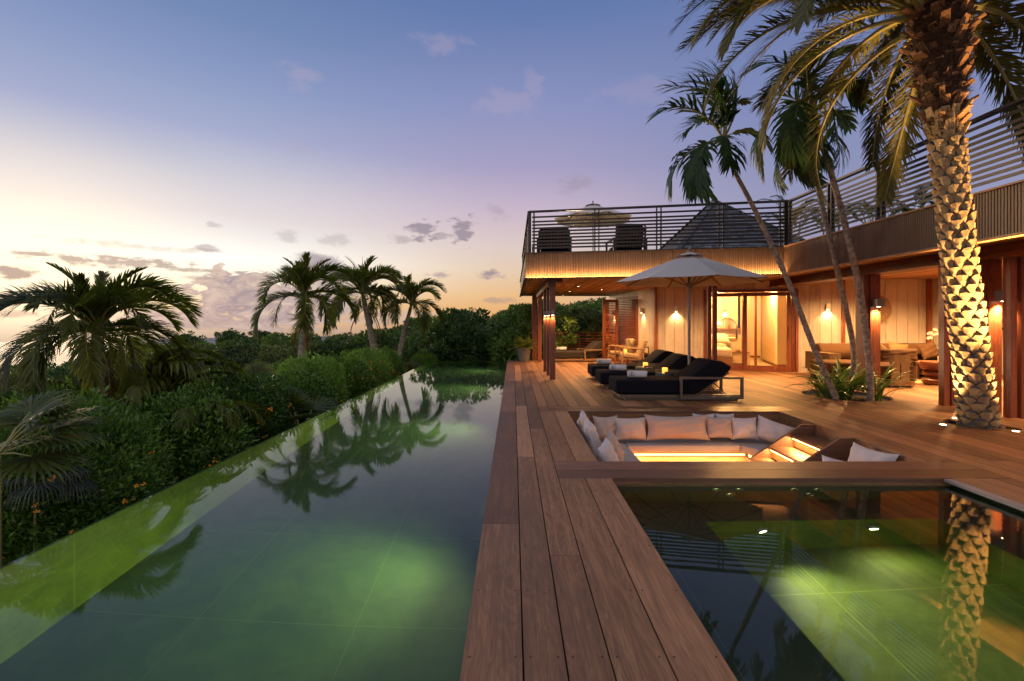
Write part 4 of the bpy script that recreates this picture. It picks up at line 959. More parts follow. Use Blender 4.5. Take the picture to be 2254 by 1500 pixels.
def towel(lab, loc, rz, L=.33, r=.062):
    th = thing('rolled_towel', lab, 'towel', loc, rz, 'rolled white towels on the loungers')
    mb = MB(); n = 40; pts = []
    for i in range(n + 1):
        a = i / n * 2 * math.pi * 2.6; rr_ = r * (.42 + .58 * i / n); pts.append((rr_ * math.cos(a), rr_ * math.sin(a)))
    fs = lambda u, v: Vector((-L / 2 + L * v + .006 * math.sin(u * 30), pts[int(round(u * n))][0], r + pts[int(round(u * n))][1] + .004 * math.sin(v * 18 + u * 9)))
    mb.grid(fs, n, 10); mb.lathe([(0, -L / 2 + .012), (r * .93, -L / 2 + .012), (r * .985, -L / 2 + .03), (r * .985, L / 2 - .03), (r * .93, L / 2 - .012), (0, L / 2 - .012)], 20, (0, 0, r), M=Matrix.Rotation(R(90), 3, 'Y'))
    mb.build('roll', M_towel, th)
    pk = MB()                                        # woven label: thin frame, dark bird-like mark, line of lettering
    def face(x0, x1, z0, z1):
        for i in range(4):
            za, zb = z0 + (z1 - z0) * i / 4, z0 + (z1 - z0) * (i + 1) / 4
            f = lambda x, z: (x, -math.sqrt(max(0, (r + .004) ** 2 - (z - r) ** 2)), z)
            pk.add([f(x0, za), f(x1, za), f(x1, zb), f(x0, zb)], [(0, 1, 2, 3)])
    face(-.135, -.132, .045, .112); face(-.045, -.042, .045, .112); face(-.132, -.045, .110, .113); face(-.132, -.045, .044, .047)
    f = lambda x, z: (x, -math.sqrt(max(0, (r + .005) ** 2 - (z - r) ** 2)), z)
    for poly in ([(-.112, .098), (-.088, .098), (-.082, .070), (-.094, .062)], [(-.094, .062), (-.082, .070), (-.068, .088), (-.072, .070)], [(-.122, .054), (-.112, .066), (-.094, .062), (-.096, .054)]):
        pk.add([f(*p) for p in poly], [tuple(range(len(poly)))])
    for i in range(9): face(-.128 + i * .0092, -.1215 + i * .0092, .033, .040)
    pk.build('woven_mark', M_ink, th, smooth=False); return th
L_AT = [(1.75, 8.03), (1.71, 9.27), (1.76, 10.58)]
lounger('nearest dark lounger of the three in a row, behind the seating pit', (*L_AT[0], 0), R(-.8), M_char, M_taupe)
lounger('middle dark lounger of the three in a row, behind the parasol pole', (*L_AT[1], 0), R(-.8), M_char, M_taupe)
lounger('farthest dark lounger of the three in a row, nearest the wall', (*L_AT[2], 0), R(-.8), M_char, M_taupe)
lounger('warm grey lounger with timber frame alone by the porch railing', (1.30, 15.55, 0), R(9), M_grey, M_teak)
towel('rolled white towel on the nearest dark lounger', (2.18, 8.32, .357), R(-12))
towel('rolled white towel on the middle dark lounger', (2.11, 9.52, .357), R(-22))
towel('rolled white towel on the farthest dark lounger', (2.10, 10.95, .357), R(-8))
towel('rolled white towel on the warm grey lounger under the porch', (1.62, 15.95, .357), R(8))
# drum tables and candles
def drum(lab, loc, r, h):
    th = thing('side_table', lab, 'side table', loc, 0, 'glazed drum tables between the loungers')
    MB().lathe([(0, 0), (r * .82, 0), (r * .90, .02), (r * .99, h * .5), (r * .98, h - .03), (r * .96, h - .012)], 32).build('drum', M_glazed, th)
    MB().lathe([(r * .96, h - .012), (r * 1.0, h - .01), (r * 1.0, h), (0, h)], 32).build('top', M_glazed, th); return th
def candle(lab, loc, r=.05, h=.10, W=.8, grp='glowing candles'):
    th = thing('candle', lab, 'candle', loc, 0, grp)
    MB().lathe([(0, 0), (r * .9, 0), (r, .01), (r, h), (r * .94, h), (r * .94, .012), (0, .012)], 24).build('glass_holder', M_candle, th)
    MB().lathe([(0, .0), (r * .9, .0), (r * .9, h * .72), (0, h * .70)], 20, (0, 0, .013)).build('wax', M_candle, th)
    point('candle_light', (loc[0], loc[1], loc[2] + h + .04), W, (1, .48, .12), .02); return th
drum('glazed drum table between the nearest and middle dark loungers', (2.90, 8.98, 0), .185, .37); candle('square glowing candle on the nearer drum table', (2.86, 8.92, .371))
drum('glazed drum table between the middle and farthest dark loungers', (2.83, 10.22, 0), .185, .36); candle('square glowing candle on the farther drum table', (2.84, 10.16, .361))

# ================================================================ parasols
def parasol(lab, loc, Rr, zr, zt, rot, drop=.05):
    th = thing('parasol', lab, 'parasol', loc, 0, 'cream market parasols')
    tips = [(Rr * math.cos(rot + k * math.pi / 4), Rr * math.sin(rot + k * math.pi / 4)) for k in range(8)]
    mb = MB()
    for k in range(8):
        a, b = tips[k], tips[(k + 1) % 8]
        def fn(u, v, a=a, b=b):
            t = .13 + .87 * v; x = (a[0] * (1 - u) + b[0] * u) * t; y = (a[1] * (1 - u) + b[1] * u) * t
            z = zt - (zt - zr) * (t ** 1.04) - .045 * math.sin(math.pi * u) * t * (1.2 - t)
            s = 1 - .035 * math.sin(math.pi * u) * (v ** 3); return Vector((x * s, y * s, z))
        mb.grid(fn, 6, 8)
    mb.build('canopy', M_canvas, th, angle=12, merge=.001)
    mb = MB()
    for k in range(8):
        a, b = tips[k], tips[(k + 1) % 8]
        mb.grid(lambda u, v, a=a, b=b: Vector(((a[0] * (1 - u) + b[0] * u) * (.03 + .17 * v), (a[1] * (1 - u) + b[1] * u) * (.03 + .17 * v), zt + .035 - (zt - zr) * (.03 + .17 * v) * .8 + .012 * math.sin(math.pi * u))), 3, 3)
    mb.build('vent_cap', M_canvas, th, angle=12, merge=.001)
    MB().lathe([(0, .11), (.018, .105), (.028, .08), (.018, .055), (.03, .045), (.03, .0), (0, 0)], 16, (0, 0, zt + .02)).build('finial', M_pole, th)
    MB().tube([(0, 0, .0), (0, 0, zt)], .026, 14).build('pole', M_pole, th)
    hz = zr + (zt - zr) * .10 - .13
    MB().lathe([(.028, -.06), (.055, -.05), (.055, .05), (.028, .06)], 16, (0, 0, hz)).build('runner', M_pole, th)
    for k in range(8):
        x, y = tips[k]; ln = Vector((x, y, zr - .012)); topc = Vector((x * .02, y * .02, zt - .03))
        rb_ = MB().rnd().bar(topc, ln, .022, .022).build('rib', M_teak, th, smooth=False)
        mid = topc.lerp(ln, .52) - Vector((0, 0, .012)); MB().rnd().bar(Vector((x * .03, y * .03, hz)), mid, .018, .018).build('strut', M_teak, rb_, smooth=False)
    MB().lathe([(0, .03), (.20, .03), (.24, .015), (.24, 0), (0, 0)], 28).lathe([(.027, .03), (.036, .03), (.036, .30), (.027, .30)], 14).build('base', M_pole, th)
    return th
pz = P(1517, 707, 9.0)
parasol('large cream parasol standing among the dark loungers on the deck', (pz.x, 9.0, 0), 1.39, 2.10, 2.63, R(135 - 47))
parasol('cream parasol up on the roof terrace behind the railing', (2.98, 17.7, 2.892), 1.5, 2.24, 2.84, R(12))

# ================================================================ timber armchairs by the shutters
def armchair(lab, loc, rz):
    th = thing('timber_armchair', lab, 'armchair', loc, rz, 'pale timber armchairs')       # faces -x locally
    for y in (-.31, .31):
        mb = MB()
        mb.rnd().tube([(-.30, y, 0), (-.27, y, .58)], .020, 8).rnd().tube([(.36, y, 0), (.25, y, .56)], .020, 8)
        mb.tube([(-.28, y, .585), (.28, y, .555)], [.024, .02], 8)
        mb.build('arm_frame', M_teak, th)
    MB().bb(-.27, .27, -.29, .29, .255, .285).bb(-.29, -.25, -.31, .31, .22, .30).build('seat_frame', M_teak, th, smooth=False)
    MB().rbox(-.30, .24, -.27, .27, .29, .40, .035, .02, Matrix.Rotation(R(6), 3, 'Y')).build('seat_cushion', M_sand, th)
    Mb = Matrix.Translation((.24, 0, .36)) @ Matrix.Rotation(R(16), 4, 'Y')
    mb = MB()
    for k in range(6): mb.rnd().box(Mb @ Vector((.055, 0, .05 + k * .075)), (.015, .54, .045), (0, R(16), 0))
    mb.build('back_slats', M_teak, th, smooth=False)
    MB().rbox(-.07, .035, -.26, .26, .0, .46, .04, 0, Mb).build('back_cushion', M_sand, th)
    return th
armchair('pale timber armchair in front of the louvred shutters, farther left', (3.35, 14.75, 0), R(0)).rotation_euler[2] = R(8)
armchair('pale timber armchair nearer the camera by the limed side wall', (3.42, 13.75, 0), R(-4))
a3 = armchair('timber armchair seen from its slatted back beside the wall corner', (3.98, 13.15, 0), R(200))
a3.location = (3.80, 14.30, 0); a3.rotation_euler[2] = R(165)
candle('glowing candle among the pale timber armchairs', (3.36, 14.22, .391), .06, .12, 1.0)
o = thing('low_table', 'low timber table between the pale armchairs', 'table', (3.36, 14.22, 0)); MB().lathe([(0, .39), (.22, .39), (.22, .36), (0, .36)], 24).build('table_top', M_teak, o)
for k in range(3): a_ = k * 2.09; MB().tube([(.16 * math.cos(a_), .16 * math.sin(a_), .36), (.19 * math.cos(a_), .19 * math.sin(a_), 0)], .014, 6).build('leg', M_teak, o)

# ================================================================ right porch furniture
def barrel(lab, loc, rz, sc=1.0, fab=None):
    th = thing('barrel_armchair', lab, 'armchair', loc, rz, 'barrel backed oak armchairs'); fab = fab or M_camel     # back toward -y
    def arc(r0, z0, z1, th_, a0=-200, a1=20, n=36, rx=.45, ry=.43):
        mb = MB()
        for i in range(n):
            A, B = R(a0 + (a1 - a0) * i / n), R(a0 + (a1 - a0) * (i + 1) / n)
            p = lambda t, e: (math.copysign(abs(math.cos(t)) ** .75, math.cos(t)) * (rx - e), math.copysign(abs(math.sin(t)) ** .75, math.sin(t)) * (ry - e))
            q = [p(A, 0), p(B, 0), p(B, th_), p(A, th_)]; mb.cur = .5; mb.prism(q, z0, z1)
        return mb
    arc(0, .52, .66, .045).build('back_band', M_cerused, th, smooth=False)
    arc(0, .04, .13, .05, -360, 0, 56).build('base_band', M_cerused, th, smooth=False)
    for (a, wdg) in ((-90, .34), (-18, .22), (-162, .22)):
        mb = MB(); t = R(a); cx, cy = math.copysign(abs(math.cos(t)) ** .75, math.cos(t)) * .43, math.copysign(abs(math.sin(t)) ** .75, math.sin(t)) * .41
        rz_ = 0 if a == -90 else R(90); h_ = wdg / 2
        M = Matrix.Translation((cx, cy, 0)) @ Matrix.Rotation(rz_, 4, 'Z')
        for (x0, x1) in ((-h_, -.014), (.014, h_)):
            mb.rnd().prism([(x0, -.018), (x1, -.018), (x1, .018), (x0, .018)], .128, .522, M)
        mb.rnd().prism([(-.0139, -.018), (.0139, -.018), (.0139, .018), (-.0139, .018)], .128, .16, M); mb.prism([(-.0139, -.018), (.0139, -.018), (.0139, .018), (-.0139, .018)], .49, .522, M)
        for s_ in (-1, 1):       # curved brackets into the bands
            for (zc, up) in ((.522, -1), (.128, 1)):
                pts = [(s_ * h_, zc)] + [(s_ * (h_ + .06 - .06 * math.sin(R(q))), zc + up * (.06 - .06 * math.cos(R(q)))) for q in range(0, 91, 18)]
                vs = [M @ Vector((x, y_, z)) for y_ in (-.018, .018) for x, z in pts]; n = len(pts)
                mb.add(vs, [tuple(range(n)), tuple(range(2 * n - 1, n - 1, -1))] + [(i, (i + 1) % n, n + (i + 1) % n, n + i) for i in range(n)])
        mb.build('back_panel', M_cerused, th, smooth=False)
    MB().rbox(-.37, .37, -.33, .40, .14, .44, .05, .03).build('seat_cushion', fab, th)
    MB().pillow(.80, .26, .18, Matrix.Rotation(R(-8), 3, 'X'), 5, 14, .03).build('back_cushion', fab, th, angle=70).location = (0, -.33, .66)
    MB().bb(-.3, .3, -.3, .3, .0, .04).build('plinth', M_black, th, smooth=False)
    return th
barrel('barrel backed oak armchair seen from behind between the columns', (7.86, 9.98, 0), R(-4))
barrel('barrel armchair at the far right seen between the fin posts', (11.0, 9.2, 0), R(14))
pillow_at((7.74, 10.12, .72), .46, .46, M_ochre, 12, -4, 'ochre textured pillow set corner up in the barrel armchair', .16, 45, 31, 'textured pillows on the porch seats')
# sofa along the wall with an ottoman
sf = thing('sofa', 'camel sofa with slatted oak arm along the limed wall', 'sofa', (8.35, 11.45, 0))
MB().rbox(-.95, 2.1, -.45, .45, .10, .17, .01).build('base', M_cerused, sf); MB().rbox(-.78, 2.0, -.44, .36, .175, .40, .05, .02).build('seat_cushion', M_camel, sf)
MB().rprism([(-.20, .40), (-.24, .60), (-.12, .80), (.06, .80), (.10, .40)], -.80, 2.0, .05, 3, Matrix(((0, 1, 0), (1, 0, 0), (0, 0, 1))) ).build('back_cushion', M_camel, sf).location = (0, .36, 0)
mb = MB(); mb.rnd().bb(-1.0, -.74, -.47, -.43, .40, .60)
for x in (-.99, -.90, -.81): mb.rnd().bb(x, x + .07, -.468, -.432, .0, .40)
mb.rnd().bb(-1.0, -.80, -.425, .45, .54, .60).bb(-1.0, -.96, -.425, .45, .17, .54)
mb.build('arm', M_cerused, sf, smooth=False)
for x in (-.9, .5, 1.9): MB().bb(x, x + .10, -.40, .40, 0, .10).build('leg', M_black, sf, smooth=False)
ot = thing('ottoman', 'camel ottoman with oak base in front of the sofa', 'ottoman', (7.62, 10.85, 0), R(-3))
MB().rbox(-.60, .62, -.38, .38, .10, .20, .008).build('base', M_cerused, ot); MB().rbox(-.59, .61, -.37, .37, .202, .44, .05, .025).build('cushion', M_camel, ot)
for x in (-.58, -.44, .30, .44): MB().bb(x, x + .11, -.36, -.2, 0, .10).bb(x, x + .11, .2, .36, 0, .10).build('leg', M_black if x < 0 else M_cerused, ot, smooth=False)
pillow_at((8.35, 11.10, .66), .50, .50, M_ochre, 22, -8, 'ochre textured pillow set corner up at the left end of the sofa', .17, 45, 32, 'textured pillows on the porch seats')
pillow_at((9.30, 11.40, .66), .52, .40, M_ochre, 22, 6, 'ochre textured pillow on the sofa right of the broad column', .16, 12, 33, 'textured pillows on the porch seats')
pillow_at((9.98, 11.35, .64), .50, .42, M_camel, 22, 4, 'camel pillow on the sofa left of the orchid', .16, -8, 34, 'textured pillows on the porch seats')
# corner table, orchid
ct_ = thing('corner_table', 'dark square corner table carrying the orchid', 'table', (10.28, 11.62, 0))
MB().rbox(-.26, .26, -.26, .26, .50, .66, .01).build('table_top', M_black, ct_); MB().bb(-.22, .22, -.22, .22, 0, .50).build('box', M_black, ct_, smooth=False)
oc = thing('orchid', 'white orchid with two arching stems in a glass bowl', 'plant', (10.18, 11.50, .661))
MB().lathe([(0, 0), (.05, 0), (.085, .05), (.07, .10), (.064, .10), (.075, .05), (0, .01)], 18).build('bowl', M_glass, oc)
mb = MB(); mf = MB(); rr = random.Random(4)
for (dx, hh) in ((-.06, .42), (.09, .50)):
    pts = [(0, 0, .04), (dx * .5, 0, hh * .5), (dx, 0, hh * .85), (dx + .10, 0, hh)]; mb.tube(pts, .006, 6)
    for k in range(8):
        c = Vector((dx + .13 * (k % 4) / 4 - .04, rr.uniform(-.05, .05), hh - .10 + rr.uniform(-.06, .10)))
        for q in range(5):
            a = q * 1.2566 + rr.random(); mf.rnd(); d = Vector((math.cos(a), -.35, math.sin(a))); s_ = Vector((-math.sin(a), 0, math.cos(a)))
            mf.add([c, c + d * .028 + s_ * .018, c + d * .048, c + d * .028 - s_ * .018], [(0, 1, 2, 3)])
mb.build('stem', M_strap, oc); mf.build('petals', M_orchid, oc, smooth=False)
mb = MB()
for k in range(5):
    a = k * 1.3; mb.rnd(); d = Vector((math.cos(a), math.sin(a), 0)); s_ = Vector((-d.y, d.x, 0))
    mb.add([Vector((0, 0, .06)) + s_ * .02, Vector((0, 0, .06)) - s_ * .02, d * .10 + Vector((0, 0, .12)) - s_ * .03, d * .10 + Vector((0, 0, .12)) + s_ * .03, d * .19 + Vector((0, 0, .07))], [(0, 1, 2, 3), (3, 2, 4)])
mb.build('leaves', M_strap, oc, smooth=False)
# stump table, second table, candle
tb = thing('carved_stump_table', 'dark bulging carved timber stump table', 'side table', (8.95, 9.95, 0))
prof = [(0, 0), (.20, 0), (.27, .05), (.28, .12), (.22, .17), (.20, .19), (.27, .23), (.26, .29), (.22, .31), (.30, .36), (.31, .46), (.30, .50), (0, .50)]
MB().lathe(prof, 32).build('trunk', M_redx, tb)
t2 = thing('coffee_table', 'low timber coffee table behind the stump table', 'table', (9.75, 10.75, 0), R(4))
MB().rbox(-.55, .65, -.32, .32, .38, .43, .01).build('table_top', M_teak, t2)
for (x, y) in ((-.45, -.22), (-.45, .22), (.5, -.22), (.5, .22)): MB().bb(x, x + .08, y - .04, y + .04, 0, .38).build('leg', M_redx, t2, smooth=False)
candle('large glowing pillar candle on the carved stump table', (8.98, 9.9, .501), .065, .11, 1.0)
rg = MB().rbox(-1.2, 1.2, -.9, .9, .0, .012, .004).build('rug', M_sand); rg.location = (9.9, 10.6, .001); tag(rg, 'pale rug under the coffee table', 'rug')

# ================================================================ terrace lounge chairs
def rattan(lab, loc, rz, h=.80, w=.84):
    th = thing('terrace_chair', lab, 'armchair', loc, rz, 'dark lounge chairs on the roof terrace')
    mb = MB(); Mb = Matrix.Translation((0, -.30, .30)) @ Matrix.Rotation(R(9), 4, 'X')
    for i in range(9):
        for j in range(5): mb.rnd().box(Mb @ Vector((-.32 + i * .08, 0, .05 + j * .10)), (.055, .02, .075), (R(9), 0, 0))
    mb.build('woven_back', M_dark_wood, th, smooth=False)
    MB().tube([Mb @ Vector((-.37, 0, -.25)), Mb @ Vector((-.37, 0, h - .33)), Mb @ Vector((-.33, 0, h - .28)), Mb @ Vector((.33, 0, h - .28)), Mb @ Vector((.37, 0, h - .33)), Mb @ Vector((.37, 0, -.25))], .025, 8).build('back_frame', M_bronze, th)
    MB().rbox(-.35, .35, .03, .15, .02, h - .30, .05, 0, Mb).build('back_cushion', M_char, th)
    MB().rbox(-.35, .35, -.22, .45, .22, .40, .05, .02).build('seat_cushion', M_char, th)
    for s_ in (-1, 1):
        MB().bb(s_ * .41 - .03, s_ * .41 + .03, -.32, .46, .52, .56).bb(s_ * .41 - .025, s_ * .41 + .025, .40, .45, 0, .52).bb(s_ * .41 - .025, s_ * .41 + .025, -.33, -.28, 0, .52).build('arm', M_bronze, th, smooth=False)
    MB().bb(-.40, .40, -.25, .45, .16, .215).build('seat_frame', M_bronze, th, smooth=False)
    return th
rattan('dark lounge chair at the left end of the roof terrace', (1.05, 12.1, 2.892), R(-6), .74, .84)
rattan('high backed dark lounge chair near the middle of the front railing', (2.92, 12.2, 2.892), R(4), .86, .8)
tc_ = thing('terrace_chair', 'timber framed chair half hidden behind the left dark terrace chair', 'armchair', (1.0, 13.4, 2.892), R(30), 'dark lounge chairs on the roof terrace')
MB().bb(-.34, .34, -.3, .34, .22, .30).build('seat_frame', M_teak, tc_, smooth=False)
for (x, y) in ((-.34, -.3), (.3, -.3), (-.34, .3), (.3, .3)): MB().bb(x, x + .05, y, y + .05, 0, .62).build('leg', M_teak, tc_, smooth=False)
MB().bb(-.34, .35, -.32, -.28, .45, .80).build('backrest', M_teak, tc_, smooth=False)

# ================================================================ deck uplights round the date palm
def uplight(lab, loc, d, W, size=60):
    th = thing('deck_uplight', lab, 'deck light', loc, 0, 'round uplights set in the deck')
    MB().lathe([(.034, .003), (.043, .004), (.046, .0005)], 22).build('rim', M_lamp, th); MB().lathe([(0, .003), (.034, .003)], 18).build('lens', M_bulb, th)
    spot('uplight_light', Vector(loc) + Vector((0, 0, .03)), d, W, size, .9, (1, .56, .20), .03)

for (x, y), lab, d_, W in (((2076, 935.5), 'round deck light left of the date palm', None, 380), ((2236, 950), 'round deck light right of the date palm', None, 380), ((2103, 921), 'small round deck light behind the date palm at its left', None, 120)):
    p = G(x, y); tgt = Vector((5.2, 5.4, 4.2)); uplight(lab, (p.x, p.y, .0), tgt - p, W, 46)
uplight('added round deck light out of view near the camera, lighting the date palm front', (5.80, 4.95, 0), Vector((5.15, 5.35, 3.8)) - Vector((5.80, 4.95, 0)), 1750, 62)  # deck light added out of view to light the trunk front
uplight('added unseen deck light between the date palm and the nearest column', (6.95 - .35, 5.35, 0), Vector((5.2, 5.4, 3.2)) - Vector((6.60, 5.35, 0)), 800, 52)  # another added deck light, unseen, brightening the trunk from the right
# potted plant
pp = thing('potted_plant', 'leafy yellow green plant in a grey clay pot at the deck end', 'potted plant', (.36, 15.85, 0))
MB().lathe([(0, 0), (.15, 0), (.17, .01), (.235, .44), (.25, .45), (.25, .47), (.22, .47), (.20, .40), (0, .40)], 28).build('pot', M_pot, pp)
mb = MB(); rr = random.Random(8)
for k in range(95):
    a = rr.uniform(0, 6.28); e = rr.uniform(.1, 1.25); L = rr.uniform(.35, .68); d = Vector((math.cos(a) * math.cos(e), math.sin(a) * math.cos(e), math.sin(e))); p = Vector((0, 0, .42)); prev = p
    sd = d.cross(Vector((0, 0, 1))).normalized()
    for q in range(9):
        t = (q + 1) / 9; c = p + d * L * t + Vector((0, 0, -.30 * t * t * L)); lw = .075 * math.sin(math.pi * min(1, t * .9 + .05)) + .01
        for s_ in (-1, 1):
            mb.rnd(); tip = c + sd * s_ * lw * 1.6 + d * .03; mb.add([c - d * .015, c + d * .02, tip], [(0, 1, 2)] if s_ > 0 else [(0, 2, 1)])
        mb.add([prev + sd * .003, prev - sd * .003, c - sd * .003, c + sd * .003], [(0, 1, 2, 3)]); prev = c
mb.build('foliage', M_potleaf, pp, smooth=False)

ln = thing('terrace_lantern', 'small lit lantern on the terrace floor behind the left chair', 'lantern', (1.95, 15.4, 2.892))
MB().lathe([(0, 0), (.11, 0), (.11, .02), (.09, .02), (.09, .28), (.11, .28), (.11, .30), (0, .34)], 20).build('housing', M_candle, ln)
point('terrace_lantern_light', (1.95, 15.4, 3.35), 190, (1, .68, .38), .06)
# ================================================================ palm parts
def frond_mesh(name, L, e0, e1, nl, ll, lw, m_leaf, m_rib=None, vee=35, fwd=45, droop=.25, seed=1, start=.16, rib=.022, bendp=1.3, up=0.0, jit=.25, rag=0.0):
    rr = random.Random(seed); N = 24; pts = []; x = z = 0.0; ds = L / N; tang = []
    for i in range(N + 1):
        t = i / N; e = R(e0 + (e1 - e0) * t ** bendp); pts.append(Vector((x, .03 * L * math.sin(t * 2.2 + seed), z))); tang.append(Vector((math.cos(e), 0, math.sin(e)))); x += ds * math.cos(e); z += ds * math.sin(e)
    mb = MB(); mb.cur = .9
    mb.tube(pts, [rib * (1.0 - .88 * (i / N)) * (1.5 if i < 2 else 1) for i in range(N + 1)], 5); nrib = len(mb.f)
    for s_ in (-1, 1):
        for k in range(nl):
            t = start + (1 - start) * (k + rr.random() * .6) / nl; f = t * N; i = min(int(f), N - 1); u = f - i
            p = pts[i].lerp(pts[i + 1], u); T = tang[i].lerp(tang[i + 1], u).normalized(); S = Vector((0, s_, 0)); Nn = T.cross(Vector((0, 1, 0))) * -1
            if Nn.z < 0 and abs(T.z) < .7: Nn = -Nn
            Nn = Vector((-T.z, 0, T.x))
            env = (min(1, (t - start) / .18 + .35)) * (1 - .55 * max(0, (t - .55) / .45) ** 1.6); LL = ll * env * rr.uniform(.85, 1.1)
            fa = R(fwd + (25 * t) + rr.uniform(-10, 10) * jit * 4); va = R(vee * rr.uniform(.5, 1.3))
            d = (S * math.cos(va) * math.cos(fa) + T * math.sin(fa) + Nn * math.sin(va) * math.cos(fa)); d.z += up; d.normalize()
            wv = d.cross(Nn + S * .6 * s_); wv.normalize(); mb.rnd()
            q = [p, p + d * LL * .35, p + d * LL * .7 + Vector((0, 0, -droop * LL * .25)), p + d * LL * .95 + Vector((0, 0, -droop * LL * .75))]
            ww = [lw * .35, lw * .5, lw * .38, .001]
            if rr.random() < rag: q[3] = q[2] + Vector((0, 0, -LL * .3))
            vs = []
            for a, h in zip(q, ww): vs += [a + wv * h, a - wv * h]
            mb.add(vs, [(0, 1, 3, 2), (2, 3, 5, 4), (4, 5, 7, 6)])
    me = bpy.data.meshes.new(name); me.from_pydata(mb.v, [], mb.f); at = me.attributes.new('rnd', 'FLOAT', 'FACE'); at.data.foreach_set('value', mb.r)
    me.materials.append(m_leaf); me.materials.append(m_rib or M_rachis); me.polygons.foreach_set('material_index', [1 if i < nrib else 0 for i in range(len(mb.f))]); me.update(); return me

def ring_trunk(mb, pts, rads, ringgap=.09, amp=.05, n=14):
    """smooth spline through pts with shallow leaf rings"""
    P_ = [Vector(p) for p in pts]; out = []; rr_ = []; M_ = 200
    def cr(t):
        k = t * (len(P_) - 1); i = min(int(k), len(P_) - 2); u = k - i
        a, b, c, d = P_[max(i - 1, 0)], P_[i], P_[i + 1], P_[min(i + 2, len(P_) - 1)]
        return .5 * ((2 * b) + (c - a) * u + (2 * a - 5 * b + 4 * c - d) * u * u + (3 * b - a - 3 * c + d) * u ** 3)
    length = sum((P_[i + 1] - P_[i]).length for i in range(len(P_) - 1)); nr = max(6, int(length / ringgap))
    for r_ in range(nr):
        for q, am in ((0, 1 + amp), (.25, 1 - amp), (.8, 1 - amp * .2)):
            t = (r_ + q) / nr; out.append(cr(t)); k = t * (len(rads) - 1); i = min(int(k), len(rads) - 2); rr_.append((rads[i] + (rads[i + 1] - rads[i]) * (k - i)) * am)
    out.append(P_[-1]); rr_.append(rads[-1]); mb.tube(out, rr_, n); return out

def add_fronds(root, meshes, specs, at):
    for i, (azd, tilt, sc, vi) in enumerate(specs):
        link_mesh('frond', meshes[vi % len(meshes)], root, at, (R(rng.uniform(-14, 14)), R(-tilt), R(azd)), sc)

# ---- garden palms (left of the pool)
GP = [frond_mesh('frond_mesh', 1.55, 62, -75, 84, .42, .022, M_frond, vee=48, fwd=34, droop=.16, seed=s, start=.12, rib=.018, bendp=1.15) for s in (1, 2)] + \
     [frond_mesh('frond_mesh', 1.5, 40, -88, 84, .42, .022, M_frond, vee=40, fwd=36, droop=.28, seed=s, start=.12, rib=.018, bendp=.95) for s in (3, 4)] + \
     [frond_mesh('frond_mesh', 1.25, 85, 35, 50, .36, .026, M_frond, vee=30, fwd=50, droop=.15, seed=5, start=.12, rib=.016, bendp=1.6)]
def garden_palm(lab, pts, rads, S, nf, seed, grp='palms beside the infinity pool', spear=True, flower=False):
    rr = random.Random(seed); root = thing('palm_tree', lab, 'palm tree', pts[0], 0, grp); o0 = Vector(pts[0])
    mb = MB(); loc = [Vector(p) - o0 for p in pts]; ring_trunk(mb, loc, rads, .07); mb.build('trunk', M_bark, root)
    top = loc[-1]; tdir = (loc[-1] - loc[-2]).normalized()
    MB().tube([top - tdir * .02, top + tdir * .2 * S, top + tdir * .42 * S], [rads[-1] * 1.12, rads[-1] * 1.0, rads[-1] * .5], 12).build('crownshaft', M_shaft, root)
    at = top + tdir * .34 * S; specs = []
    for i in range(nf):
        lvl = i / nf; specs.append((i * 137.5 + rr.uniform(-12, 12), (18 - 42 * lvl) + rr.uniform(-6, 6), S * rr.uniform(.88, 1.08), rr.choice((0, 1)) if lvl < .5 else rr.choice((2, 3))))
    for i in range(4): specs.append((i * 95 + rr.uniform(0, 40), rr.uniform(-12, 6), S * rr.uniform(.8, 1), 4))
    add_fronds(root, GP, specs, at)
    if spear: MB().tube([at, at + Vector((.01, 0, .75 * S)), at + Vector((.0, 0, 1.15 * S))], [.022 * S, .012 * S, .003], 6).build('spear_leaf', M_rachis, root)
    if flower:
        mb = MB()
        for k in range(170):
            a = rr.uniform(0, 6.28); e = rr.uniform(-.9, .5); d = Vector((math.cos(a) * math.cos(e), math.sin(a) * math.cos(e), math.sin(e))); mb.tube([top - tdir * .08, top - tdir * .08 + d * rr.uniform(.2, .42) * S + Vector((0, 0, -.12))], [.004, .002], 3, False)
        mb.build('flower_spray', M_rachis, root, smooth=False)
    return root
def tp(x, y, Y): v = P(x, y, Y); return (v.x, v.y, v.z)
garden_palm('big backlit palm with arching fronds at the left edge of the garden', [(P(250, 700, 6.0).x, 6.0, -1.5), tp(238, 900, 6.0), tp(230, 840, 6.0), tp(220, 782, 6.0)], [.075, .065, .055, .048], .84, 28, 11, spear=False)
garden_palm('palm with cream flower sprays, leftmost of the three beyond the hedge', [(P(664, 700, 11.6).x, 11.6, -1.6), tp(664, 800, 11.6), tp(667, 740, 11.6), tp(668, 690, 11.6)], [.10, .09, .075, .065], 1.04, 15, 12, spear=False, flower=True)
garden_palm('tall shaggy palm in the middle of the three beyond the hedge', [(P(832, 700, 15.5).x, 15.5, -1.8), tp(826, 790, 15.5), tp(816, 730, 15.5), tp(803, 672, 15.5)], [.13, .12, .10, .08], 1.10, 22, 13)
garden_palm('slender leaning palm, rightmost of the three by the pool edge', [(P(868, 700, 16.2).x, 16.2, -1.7), tp(875, 810, 16.2), tp(886, 745, 16.2), tp(900, 692, 16.2)], [.10, .09, .075, .06], 1.0, 13, 14)

